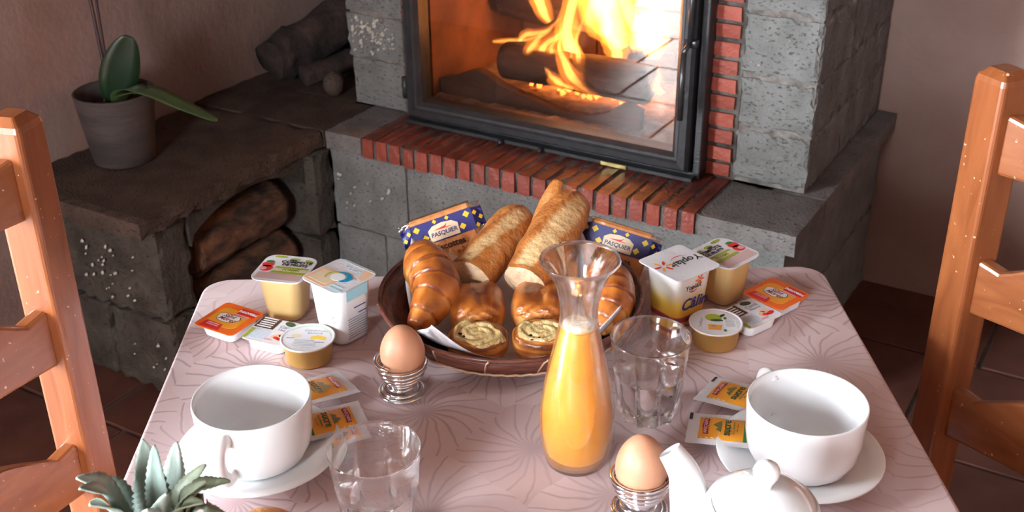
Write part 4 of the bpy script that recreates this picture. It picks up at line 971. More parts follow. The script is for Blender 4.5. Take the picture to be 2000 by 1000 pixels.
# ---------------------------------------------------------------- juice carafe
car = thing('juice_carafe', 'glass carafe with flared lip filled with orange juice', 'carafe', T(0.058, 0.872, Z0))
outer = [(0.0, 0.0), (0.024, 0.0), (0.0285, 0.004), (0.0325, 0.02), (0.0345, 0.042), (0.0342, 0.06), (0.031, 0.085), (0.0265, 0.108), (0.0215, 0.13), (0.0178, 0.148), (0.0165, 0.160), (0.0172, 0.172), (0.0205, 0.188), (0.0268, 0.202), (0.0335, 0.2105), (0.0352, 0.2125)]
inner = [(0.0345, 0.2145), (0.0315, 0.2120), (0.0245, 0.2035), (0.0182, 0.1885), (0.0148, 0.172), (0.0141, 0.16), (0.0155, 0.148), (0.0193, 0.13), (0.0245, 0.108), (0.029, 0.085), (0.0321, 0.06), (0.0324, 0.042), (0.0303, 0.02), (0.026, 0.0078), (0.02, 0.006), (0, 0.006)]
obj('glass_body', lathe(outer + inner, 72), M['glass_thin'], car, smooth=True)
jz = 0.146; jp = [(0, 0.0066)] + [(r - 0.0004, z) for r, z in inner[::-1][1:] if z < jz] + [(0.0154, jz), (0.014, jz + 0.0008), (0, jz + 0.0008)]
obj('juice', lathe(jp, 72), M['juice'], car, smooth=True)
obj('foam', lathe([(0, jz + 0.001), (0.0135, jz + 0.001), (0.0141, jz + 0.004), (0.0137, jz + 0.0062), (0.008, jz + 0.0062), (0, jz + 0.0055)], 36, lambda a, j, z: 1 + 0.02 * math.sin(a * 5)), M['foam'], car, smooth=True)

# ---------------------------------------------------------------- tumblers
def tumbler(label, x, y, rz):
    t = thing('water_tumbler', label, 'glass', T(x, y, Z0, rz=rz), 'faceted glass tumblers')
    nf = 10
    prof_o = [(0, 0), (0.021, 0), (0.0255, 0.002), (0.0285, 0.006), (0.0298, 0.018), (0.0315, 0.036), (0.0332, 0.05), (0.0345, 0.054), (0.0356, 0.058), (0.0385, 0.09), (0.0392, 0.0915)]
    prof_i = [(0.0385, 0.0925), (0.0372, 0.091), (0.034, 0.056), (0.0305, 0.030), (0.0265, 0.0185), (0.018, 0.0155), (0, 0.0145)]
    k = len(prof_o)
    def mod(a, j, z):
        if j < k and 2 <= j and z <= 0.0505:
            c = ((a * nf / (2 * math.pi)) % 1 - 0.5) * 2 * math.pi / nf
            f = math.cos(math.pi / nf) / math.cos(c) * 1.02; st = 1.0 if z < 0.049 else 0.6
            return 1 + (f - 1) * st * 1.9
        return 1
    go = obj('glass_body', lathe(prof_o + prof_i, 120, mod), M['glass'], t, smooth=True); go.data.set_sharp_from_angle(angle=R(24))
    return t
tumbler('empty faceted glass tumbler in front, beside the left egg cup and sugar packets', -0.1155, 0.772, 0.2)
tumbler('empty faceted glass tumbler standing just right of the juice carafe', 0.132, 0.944, 0.5)

# ---------------------------------------------------------------- eggs in coiled chrome egg cups
def egg_cup(label, x, y, rz):
    t = thing('egg_cup', label, 'egg cup', T(x, y, Z0, rz=rz), 'coiled wire egg cups')
    ctrl = [(0, 0.0242, 0.0023), (1, 0.0225, 0.0032), (2, 0.0165, 0.0065), (3, 0.0118, 0.0115), (4, 0.0150, 0.0165), (5, 0.0195, 0.0215), (6, 0.0225, 0.0270), (7, 0.0243, 0.0325), (8, 0.0254, 0.0380), (8.6, 0.0258, 0.0413)]
    path = []
    n = int(8.6 * 40)
    for i in range(n + 1):
        q = i / 40
        for k in range(len(ctrl) - 1):
            if ctrl[k][0] <= q <= ctrl[k + 1][0] + 1e-9:
                f = (q - ctrl[k][0]) / (ctrl[k + 1][0] - ctrl[k][0]); r = ctrl[k][1] * (1 - f) + ctrl[k + 1][1] * f; z = ctrl[k][2] * (1 - f) + ctrl[k + 1][2] * f; break
        path.append((r * math.cos(q * 2 * math.pi), r * math.sin(q * 2 * math.pi), z))
    obj('wire_coil', tube(path, 0.0021, 10), M['chrome'], t, smooth=True)
    return t
def egg(label, x, y, z, tilt):
    prof = []
    for i in range(33):
        a = math.pi * i / 32; zz = -math.cos(a); r = math.sin(a) * (1 - 0.13 * zz - 0.02 * zz * zz)
        prof.append((0.0226 * r, 0.0285 * zz))
    return obj('boiled_egg', lathe(prof, 48), M['egg'], None, T(x, y, z, rx=tilt), True, label=label, category='egg', group='brown eggs in egg cups')
egg_cup('coiled chrome wire egg cup in front of the bread dish', -0.1135, 0.9885, 0.5); egg('brown egg in the coiled cup in front of the bread dish', -0.1115, 0.9895, Z0 + 0.0505, R(5))
egg_cup('coiled chrome wire egg cup at the near edge, left of the teapot', 0.110, 0.800, 2.4); egg('brown egg in the near coiled cup beside the teapot spout', 0.110, 0.8005, Z0 + 0.0505, R(-3))

# ---------------------------------------------------------------- breakfast cups, saucers and teapot
def saucer(label, x, y):
    prof = [(0, 0.003), (0.026, 0.003), (0.03, 0.0045), (0.045, 0.0065), (0.068, 0.0125), (0.0795, 0.0170), (0.0808, 0.0180), (0.0796, 0.0188), (0.066, 0.0150), (0.045, 0.0095), (0.033, 0.0075), (0.03, 0.0062), (0, 0.006)]
    return obj('saucer', lathe([(r_ * 0.945, z_) for r_, z_ in [(0, 0.0)] + [(0.031, 0.0)] + prof[2:]], 72), M['china'], None, T(x, y, Z0), True, label=label, category='saucer', group='white saucers')
def cup(label, x, y, rz):
    t = thing('breakfast_cup', label, 'cup', T(x, y, Z0 + 0.0066, rz=rz), 'white breakfast cups')
    prof = [(0, 0.001), (0.029, 0.001), (0.031, 0), (0.033, 0.002), (0.0385, 0.004), (0.0455, 0.011), (0.0505, 0.023), (0.0525, 0.038), (0.0532, 0.056), (0.0538, 0.0685), (0.0532, 0.0702), (0.0516, 0.0695), (0.0505, 0.062), (0.0495, 0.042), (0.0472, 0.025), (0.042, 0.013), (0.034, 0.0078), (0.0325, 0.0066), (0.0315, 0.0058), (0, 0.0052)]
    obj('bowl', lathe(prof, 84), M['china'], t, smooth=True)
    hp = catmull([(0.0515, 0, 0.058), (0.060, 0, 0.0605), (0.0695, 0, 0.054), (0.0705, 0, 0.038), (0.062, 0, 0.022), (0.047, 0, 0.019)], 30)
    obj('handle', tube(hp, 0.0050, 14, True, lambda i, a: (1.45, 0.85), up=(0, 1, 0)), M['china'], t, smooth=True)
    return t
saucer('white saucer under the left breakfast cup, beside the pineapple leaves', -0.238, 0.877); cup('large white breakfast cup on the left, handle towards the viewer', -0.238, 0.872, R(-103))
saucer('white saucer under the right breakfast cup, at the table edge', 0.2635, 0.861); cup('large white breakfast cup on the right, behind the teapot', 0.2635, 0.856, R(112))

tp = thing('teapot', 'white china teapot with knobbed lid, nearest the viewer', 'teapot', T(0.188, 0.688, Z0))
obj('body', lathe([(0, 0), (0.035, 0), (0.037, 0.002), (0.048, 0.018), (0.0545, 0.04), (0.055, 0.06), (0.051, 0.08), (0.0435, 0.096), (0.0412, 0.1005), (0.0385, 0.0995), (0.0385, 0.094), (0.045, 0.08), (0.049, 0.06), (0.045, 0.03), (0.03, 0.008), (0, 0.006)], 84), M['china'], tp, smooth=True)
lid = obj('lid', lathe([(0, 0.098), (0.036, 0.098), (0.0382, 0.1005), (0.0386, 0.1025), (0.037, 0.1045), (0.028, 0.1105), (0.016, 0.1145), (0.0065, 0.1160), (0, 0.1165)], 72), M['china'], tp, smooth=True)
obj('knob', lathe([(0, 0.115), (0.0058, 0.1155), (0.0056, 0.119), (0.0075, 0.1225), (0.0098, 0.1275), (0.0100, 0.1315), (0.0082, 0.1355), (0.0045, 0.138), (0, 0.1386)], 36), M['china'], lid, smooth=True)
sp = catmull([(-0.030, 0.012, 0.035), (-0.044, 0.022, 0.058), (-0.050, 0.030, 0.082), (-0.055, 0.037, 0.101), (-0.066, 0.045, 0.1165)], 40)
obj('spout', tube(sp, [0.026 - 0.0165 * (i / 40) ** 0.75 for i in range(41)], 28, False), M['china'], tp, smooth=True)
obj('handle', tube(catmull([(0.042, -0.016, 0.085), (0.065, -0.026, 0.09), (0.082, -0.033, 0.07), (0.078, -0.03, 0.045), (0.052, -0.02, 0.03)], 30), 0.0055, 14, True, lambda i, a: (1.3, 0.85), up=(0.4, 1, 0)), M['china'], tp, smooth=True)

# ---------------------------------------------------------------- sugar packets
def sugar(label, x, y, z, up, green, tilt=(0, 0), black=False, bend=0.0):
    u_ = Vector((up[0], up[1], tilt[1])).normalized(); rt = Vector((u_.y, -u_.x, tilt[0])).normalized()
    t = thing('sugar_packet', label, 'sugar packet', basis((x, y, z), rt, u_), 'sugar packets by the cups')
    w, h = 0.049, 0.066
    V, F = [], []; nu, nv = 12, 14
    def zz(a, b): return 0.0022 * max(0, 1 - (abs(a) / 0.8) ** 4) * max(0, 1 - (abs(b) / 0.82) ** 4) + 0.0004 * math.sin(a * 9 + b * 4)
    for s in (1, -1):
        for i in range(nu + 1):
            for j in range(nv + 1):
                a, b = 2 * i / nu - 1, 2 * j / nv - 1; V.append((a * w / 2, b * h / 2, s * (zz(a, b) * (1 if s > 0 else 0.25) + 0.0002)))
    N = (nu + 1) * (nv + 1)
    for i in range(nu):
        for j in range(nv): k = i * (nv + 1) + j; F.append((k, k + nv + 1, k + nv + 2, k + 1)); F.append((N + k, N + k + 1, N + k + nv + 2, N + k + nv + 1))
    obj('sachet', (V, F), M['paper'], t, smooth=True)
    zt = 0.0034
    def patch(x0, x1, y0, y1, mat, name, dz=0.0, n=8, lab=None):
        V, F = [], []
        for i in range(n + 1):
            for j in range(n + 1):
                px, py = x0 + (x1 - x0) * i / n, y0 + (y1 - y0) * j / n
                V.append((px, py, zz(px * 2 / w, py * 2 / h) + 0.00035 + dz))
        for i in range(n):
            for j in range(n): k = i * (n + 1) + j; F.append((k, k + n + 1, k + n + 2, k + 1))
        obj(name, (V, F), M[mat], t, smooth=True)
    patch(-0.0175, 0.0175, -0.020, 0.022, 'i_amber', 'printed_panel')
    patch(-0.0175, 0.0175, -0.0285, -0.020, 'i_green' if green else 'i_amber', 'printed_panel')
    prints('banner', [[(-0.0125, 0.0125), (0, 0.0138), (0.0125, 0.0125), (0.0125, 0.0175), (0, 0.0188), (-0.0125, 0.0175)]], 'i_maroon', t, T(0, 0, zt), label='maroon name banner')
    text('MASCARIN', 0.0046, 'i_palepink', t, T(0, 0.0156, zt + 0.0003), bold=0.02)
    prints('field_picture', [[(-0.008, 0.001), (-0.004, 0.006), (-0.001, 0.004), (0.003, 0.009), (0.008, 0.004), (0.010, 0.001)]], 'i_olive', t, T(0, 0, zt), label='small cane field drawing')
    text('sucre', 0.0115, 'i_darkgreen', t, T(0, -0.004, zt), bold=0.015)
    text('de La Réunion', 0.0034, 'i_olive', t, T(0, -0.0105, zt))
    prints('dash', [rect(-0.006, -0.001, -0.0145, -0.0138), rect(0.001, 0.007, -0.0145, -0.0138)], 'i_olive', t, T(0, 0, zt))
    if black: prints('register_mark', [rect(-w / 2 + 0.001, -w / 2 + 0.0035, h / 2 - 0.0105, h / 2 - 0.0005) if black == 2 else rect(w / 2 - 0.011, w / 2 - 0.0005, h / 2 - 0.0035, h / 2 - 0.0005)], 'i_black', t, T(0, 0, 0.0006), label='black print mark')
    return t
sugar('white and orange sugar packet behind, tucked under the left cup', -0.196, 0.979, Z0 + 0.012, (0.81, 0.59), False, (0, -0.12))
sugar('sugar packet with green end in front, between left cup and tumbler', -0.176, 0.916, Z0 + 0.0165, (0.93, 0.36), True, (0, -0.02))
sugar('sugar packet behind, tilted towards the right breakfast cup', 0.2205, 0.960, Z0 + 0.012, (-0.81, 0.59), False, (0, -0.12), 1)
sugar('sugar packet with green end in front, above the teapot spout', 0.198, 0.895, Z0 + 0.0165, (-0.97, 0.24), True, (0, -0.05), 1)

# ---------------------------------------------------------------- jam portions
def jam(label, x, y, rz, kind):
    t = thing('jam_portion', label, 'jam', T(x, y, Z0, rz=rz), 'small round jam portions')
    obj('tub', lathe([(0, 0), (0.0235, 0), (0.0245, 0.0012), (0.0262, 0.0225), (0.029, 0.0232), (0.0292, 0.0242), (0, 0.0242)], 64), M['gold'], t, smooth=True)
    obj('rim', lathe([(0.0265, 0.0243), (0.0292, 0.0243), (0.0294, 0.0252), (0.0284, 0.0258), (0.0268, 0.0252)], 64, closed=True), M['foil_white'], t, smooth=True)
    obj('foil_lid', lathe([(0, 0.0248), (0.0266, 0.0248), (0.0266, 0.0243), (0, 0.0243)], 64), M['i_palegreen' if kind else 'foil_white'] if False else M['foil_white'], t, smooth=False)
    m = T(0, 0, 0.02485)
    if kind == 0:
        prints('banana_print', [[(0.003, 0.002), (0.010, 0.006), (0.019, 0.003), (0.021, -0.001), (0.019, -0.004), (0.011, -0.001), (0.004, -0.003)]], 'i_yellow', t, m)
        prints('green_ring', [[(p[0], p[1]) for p in ngon(0, 0, 0.0255, n=24, a0=0.2, a1=2.6)] + [(p[0], p[1]) for p in ngon(0, 0, 0.0235, n=24, a0=2.6, a1=0.2)]], 'i_palegreen', t, m)
        prints('pale_print', [ngon(-0.013, 0.003, 0.006, 0.004)], 'i_sand', t, m)
        prints('rule_line', [rect(-0.023, -0.014, -0.002, -0.0012), rect(0.008, 0.020, -0.0085, -0.0077), rect(-0.013, 0.008, -0.0055, -0.005)], 'i_darkgreen', t, m)
        text('CONFITURE', 0.0048, 'i_grey', t, T(0.006, 0.0145, 0.02488)); text('BANANE', 0.0042, 'i_grey', t, T(0.006, 0.0095, 0.02488))
        prints('small_print', [rect(-0.013, 0.012, -0.008 - k * 0.0028, -0.0074 - k * 0.0028) for k in range(4)], 'i_grey', t, m)
        prints('small_print', [rect(-0.01, 0.008, -0.0202, -0.0188)], 'i_sand', t, m)
    else:
        prints('guava_print', [ngon(-0.002, 0.010, 0.0092, 0.0075)], 'i_lime', t, m, label='green fruit picture')
        prints('leaf_print', [ngon(0.008, 0.0145, 0.004, 0.002, rot=0.8), ngon(0.001, 0.004, 0.007, 0.0025)], 'i_darkgreen', t, T(0, 0, 0.02495))
        prints('cut_fruit_print', [[(-0.009, -0.016), (0.004, -0.016), (0.006, -0.006), (-0.009, -0.004)]], 'i_amber', t, m)
        prints('cut_fruit_print', [ngon(-0.003, -0.008, 0.003, 0.0018)], 'i_grey', t, T(0, 0, 0.025))
        prints('panel', [rect(0.008, 0.022, -0.014, 0.006)], 'i_paper_white', t, m)
        prints('green_mark', [rect(0.007, 0.010, -0.019, -0.0145), rect(0.009, 0.012, 0.0065, 0.011)], 'i_green', t, m)
        prints('small_print', [rect(0.010, 0.020, 0.003 - k * 0.0024, 0.0036 - k * 0.0024) for k in range(6)], 'i_grey', t, T(0, 0, 0.02505))
        text('Confiture', 0.0052, 'i_grey', t, T(-0.0165, -0.001, 0.02488, rz=R(80)))
    return t
jam('gold jam portion with yellow fruit lid, by the white yogurt pot', -0.2195, 1.057, R(-6), 0)
jam('gold jam portion with green fruit lid, by the yellow yogurt pot', 0.2212, 1.0805, R(-4), 1)

# ---------------------------------------------------------------- yogurt and compote pots
def pot_body(w0, w1, h, r0, r1, mat, t, name='tub', **kw):
    secs = []
    for k in range(9):
        a = k / 8; w = w0 + (w1 - w0) * a; r = r0 + (r1 - r0) * a
        if k == 0: secs.append((rrect(w - 0.006, w - 0.006, r * 0.8, 6), 0))
        secs.append((rrect(w, w, r, 6), 0.003 + (h - 0.003) * a))
    return obj(name, stack(secs), mat, t, smooth=True, **kw)
def pot_lid(w, z, t, mat='foil_white', r=0.010):
    g = stack([(rrect(w - 0.001, w - 0.001, r, 6), z), (rrect(w, w, r, 6), z + 0.0005), (rrect(w, w, r, 6), z + 0.0012), (rrect(w - 0.0008, w - 0.0008, r, 6), z + 0.0016)])
    return obj('foil_lid', g, M[mat], t)
def lidp(t, z, k=0): return T(0, 0, z + 0.0017 + 0.00015 * k)
# white yogurt pot
H1 = 0.073
t = thing('yogurt_pot', 'tall white plain yogurt pot with peach and blue lid, left group', 'yogurt', T(-0.188, 1.1045, Z0, rz=R(-41)), 'yogurt and compote pots')
gw = pm('white_to_sky_print', (0.84, 0.85, 0.87), 0.35); pot_body(0.044, 0.052, H1, 0.013, 0.012, M['white'], t)
pot_lid(0.0615, H1, t)
def L(pts, mat, nm, k=0, lab=None, tt=None, h=None): return prints(nm, pts, mat, tt or t, lidp(None, h if h is not None else H1, k), **({'label': lab} if lab else {}))
W_ = 0.0615
L([[(-0.028, -0.027), (0.006, -0.028), (0.010, -0.010), (0.006, 0.006), (-0.028, 0.002)]], 'i_peach', 'peach_print', 0, 'peach coloured picture')
L([[(-0.0235, -0.023), (0.004, -0.024), (0.007, -0.009), (0.003, 0.002), (-0.0235, -0.001)]], 'i_cream', 'peach_print', 1)
L([[(0.012, 0.027), (0.027, 0.028), (0.028, 0.006), (0.021, 0.008), (0.018, 0.020)]], 'i_peach', 'peach_print', 0)
L([ngon(0.006, -0.002, 0.0125, 0.0105, 32, -0.9, 2.4) + ngon(0.003, -0.003, 0.0095, 0.0085, 32, 2.4, -0.9)], 'i_teal', 'blue_arc', 4, 'teal blue mountain ring')
L([ngon(0.0025, -0.004, 0.0088, 0.0078)], 'i_paper_white', 'mountain_print', 3)
L([ngon(-0.002, -0.006, 0.010, 0.010, 24, 1.6, 4.0) + ngon(-0.0012, -0.006, 0.0093, 0.0093, 24, 4.0, 1.6)], 'i_lime', 'green_arc', 5)
text('Yaourt', 0.009, 'i_greyblue', t, T(0.002, 0.0185, H1 + 0.0018, rz=0)); text('nature', 0.006, 'i_greyblue', t, T(0.020, -0.003, H1 + 0.0018, rz=R(-90)))
L([rect(-0.029, 0.029, 0.0265, 0.0272), rect(0.0105, 0.029, -0.025, -0.022), rect(0.0105, 0.026, -0.018, -0.0165)], 'i_sky', 'blue_rule', 1)
def face(side, z, dz=0.0008, tap=0.0):
    """matrix on a side of a pot: local x along the face, y up. side 0..3 = angle of the outward normal * 90"""
    a = R(90 * side); n_ = Vector((math.cos(a), math.sin(a), 0)); x_ = Vector((-math.sin(a), math.cos(a), 0))
    return n_, x_
def on_face(side, dist, z, tap):
    n_, x_ = face(side, z); y_ = Vector((n_.x * tap, n_.y * tap, 1)).normalized()
    return basis(n_ * dist + Vector((0, 0, z)), x_, y_)
# faces towards the viewer: -Y and +X / -X of the turned pots
tp1 = (0.052 - 0.044) / 2 / H1
mF = on_face(0, 0.0241 + 0.0002, 0.036, tp1)
prints('sky_print', [rect(-0.014, 0.016, 0.020, 0.034)], 'i_sky', t, mF, label='pale blue printed patch')
prints('small_print', [rect(-0.013 + 0.001 * (k % 2), 0.016 - 0.001 * (k % 3), -0.004 - 0.003 * k, -0.0032 - 0.003 * k) for k in range(9)], 'i_grey', t, mF)
prints('small_print', [rect(-0.004, 0.013, 0.008, 0.0093), rect(0.002, 0.014, 0.0, 0.0012)], 'i_blue', t, mF)
mF = on_face(3, 0.0241 + 0.0002, 0.036, tp1)
prints('recycle_mark', [ngon(0.01, -0.002, 0.0018, n=3), ngon(0.0135, 0.0015, 0.0018, n=3), ngon(0.0135, -0.005, 0.0018, n=3)], 'i_grey', t, mF)
# compote pots
def compote(label, x, y, rz, lid_up, h=0.056, flip=1):
    t = thing('compote_pot', label, 'compote', T(x, y, Z0, rz=rz), 'yogurt and compote pots')
    pot_body(0.042, 0.050, h, 0.013, 0.012, M['compote'], t)
    pot_lid(0.0625, h, t, 'foil_white', 0.013)
    q = lid_up
    def P(pts, mat, nm, k=0, lab=None):
        pts = [[(a * flip, b) for a, b in pp][::flip] for pp in pts]
        pts = [[(a * math.cos(q) - b * math.sin(q), a * math.sin(q) + b * math.cos(q)) for a, b in pp] for pp in pts]
        prints(nm, pts, mat, t, lidp(None, h, k), **({'label': lab} if lab else {}))
    P([rect(-0.026, 0.027, -0.027, -0.012)], 'i_rose', 'pink_strip')
    P([ngon(-0.022, 0.006, 0.007, 0.006), ngon(-0.021, -0.003, 0.0075, 0.007)], 'i_red', 'strawberry_print', 1, 'red fruit picture')
    P([ngon(-0.024, -0.004, 0.004, 0.0035)], 'i_palepink', 'strawberry_print', 2)
    P([ngon(-0.022, 0.0125, 0.005, 0.0025)], 'i_green', 'leaf_print', 2)
    P([[(-0.013, -0.011), (0.028, -0.012), (0.028, -0.007), (-0.012, -0.007)], [(-0.011, 0.0), (0.028, 0.0), (0.028, 0.0035), (-0.010, 0.0035)]], 'i_lime', 'green_band', 1)
    P([[(-0.012, -0.0068), (0.028, -0.0068), (0.028, -0.0002), (-0.011, -0.0002)]], 'i_sand', 'green_band', 1)
    P([ngon(0.004, 0.0225, 0.006, 0.0028), ngon(0.022, 0.020, 0.006, 0.003, rot=-0.5)], 'i_lime', 'leaf_print', 1)
    P([ngon(0.003, 0.020, 0.0045, 0.0016)], 'i_darkgreen', 'leaf_print', 2)
    P([ngon(-0.014, 0.026, 0.008, 0.0025)], 'i_lime', 'leaf_print', 1)
    for s, sz, yy, mt in (('COMPOTE', 0.0078, 0.0150, 'i_black'), ('DE FRUITS', 0.0066, 0.0083, 'i_black'), ('POMME', 0.006, -0.0035, 'i_lime')):
        xx = 0.009 * flip; px, py = xx * math.cos(q) - yy * math.sin(q), xx * math.sin(q) + yy * math.cos(q)
        text(s, sz, mt, t, T(px, py, h + 0.0022, rz=q), bold=0.02)
    return t
compote('apple compote pot with fruit lid behind the white yogurt, left group', -0.2575, 1.1535, R(-13), 0.0)
compote('apple compote pot with fruit lid behind the yellow yogurt, right group', 0.2455, 1.181, R(42), 0.0, flip=-1)
# yellow and white yogurt pot
H2 = 0.068
t = thing('yogurt_pot', 'yellow and white yogurt pot with white flower lid, right group', 'yogurt', T(0.186, 1.1355, Z0, rz=R(-53)), 'yogurt and compote pots')
m_, tt_, pp_, oo_ = nt('yogurt_print'); tc_ = tt_.nodes.new('ShaderNodeTexCoord'); sx_ = tt_.nodes.new('ShaderNodeSeparateXYZ'); tt_.links.new(tc_.outputs['Object'], sx_.inputs[0])
mr_ = tt_.nodes.new('ShaderNodeMapRange'); mr_.inputs[1].default_value = 0; mr_.inputs[2].default_value = H2; tt_.links.new(sx_.outputs[2], mr_.inputs[0])
cr_ = tt_.nodes.new('ShaderNodeValToRGB'); e_ = cr_.color_ramp.elements
e_[0].position = 0; e_[0].color = (0.75, 0.22, 0.06, 1); e_[1].position = 1; e_[1].color = (0.84, 0.84, 0.86, 1)
for p_, c_ in ((0.10, (0.78, 0.25, 0.07)), (0.13, (0.28, 0.02, 0.05)), (0.20, (0.30, 0.03, 0.06)), (0.23, (0.85, 0.40, 0.03)), (0.45, (0.90, 0.62, 0.10)), (0.66, (0.86, 0.82, 0.7))): x_ = e_.new(p_); x_.color = c4(c_)
tt_.links.new(mr_.outputs[0], cr_.inputs[0]); tt_.links.new(cr_.outputs[0], pp_.inputs['Base Color']); pp_.inputs['Roughness'].default_value = 0.35
pot_body(0.046, 0.054, H2, 0.011, 0.009, m_, t)
pot_lid(0.0665, H2, t, 'foil_white', 0.006)
q = R(77)  # lettering on the lid faces the guest opposite: turned so that it runs up to the right, upside down
def lt(x, y, k=0, r=0.0): return T(x, y, H2 + 0.0017 + 0.00015 * k, rz=r)
text('Yoplait', 0.0155, 'i_black', t, lt(0.001, 0.009, 1, math.pi + R(90)), bold=0.012, shear=0.1)
L([ngon(-0.019, 0.016, 0.0045, 0.0014, rot=R(a)) if False else ngon(-0.0035 + 0.0075 * math.cos(R(a)), -0.0205 + 0.0075 * math.sin(R(a)), 0.0046, 0.0016, rot=R(a)) for a in (20, 140, 260)], 'i_red', 'flower_print', 1, 'red and yellow petals', h=H2)
L([ngon(-0.0035 + 0.0075 * math.cos(R(a)), -0.0205 + 0.0075 * math.sin(R(a)), 0.0046, 0.0016, rot=R(a)) for a in (80, 200, 320)], 'i_amber', 'flower_print', 1, h=H2)
L([[(-0.0085 - 0.003 * math.sin(math.pi * i / 12), -0.006 + 0.024 * i / 12) for i in range(13)] + [(-0.0085 - 0.0042 * math.sin(math.pi * i / 12), -0.006 + 0.024 * i / 12) for i in range(12, -1, -1)]], 'i_red', 'red_arc', 1, h=H2)
L([rrect(0.030, 0.034, 0.004, 4, 0.012, -0.004)], 'i_rose', 'embossed_square', 0, h=H2) if False else None
tp2 = (0.054 - 0.046) / 2 / H2
mF = on_face(0, 0.0251 + 0.0003, 0.034, tp2)
text('Câlin', 0.0195, 'i_blue', t, mF @ T(0.001, -0.004, 0.0002), bold=0.02, shear=0.25)
text('Yoplait', 0.0085, 'i_brown_ink', t, mF @ T(-0.003, 0.0175, 0.0002), shear=0.1)
prints('flower_print', [ngon(0.006 + 0.004 * math.cos(R(a)), 0.024 + 0.004 * math.sin(R(a)), 0.003, 0.001, rot=R(a)) for a in range(0, 360, 60)], 'i_orange', t, mF)
prints('red_arc', [[(-0.009 + 0.012 * i / 10, 0.0135 - 0.0015 * math.sin(math.pi * i / 10)) for i in range(11)] + [(-0.009 + 0.012 * i / 10, 0.0128 - 0.0022 * math.sin(math.pi * i / 10)) for i in range(10, -1, -1)]], 'i_red', t, mF)
prints('lower_label', [rect(-0.01, 0.018, -0.0262, -0.0215)], 'i_maroon', t, mF)
text('vanille', 0.0055, 'i_palepink', t, mF @ T(0.003, -0.024, 0.0004), bold=0.02)

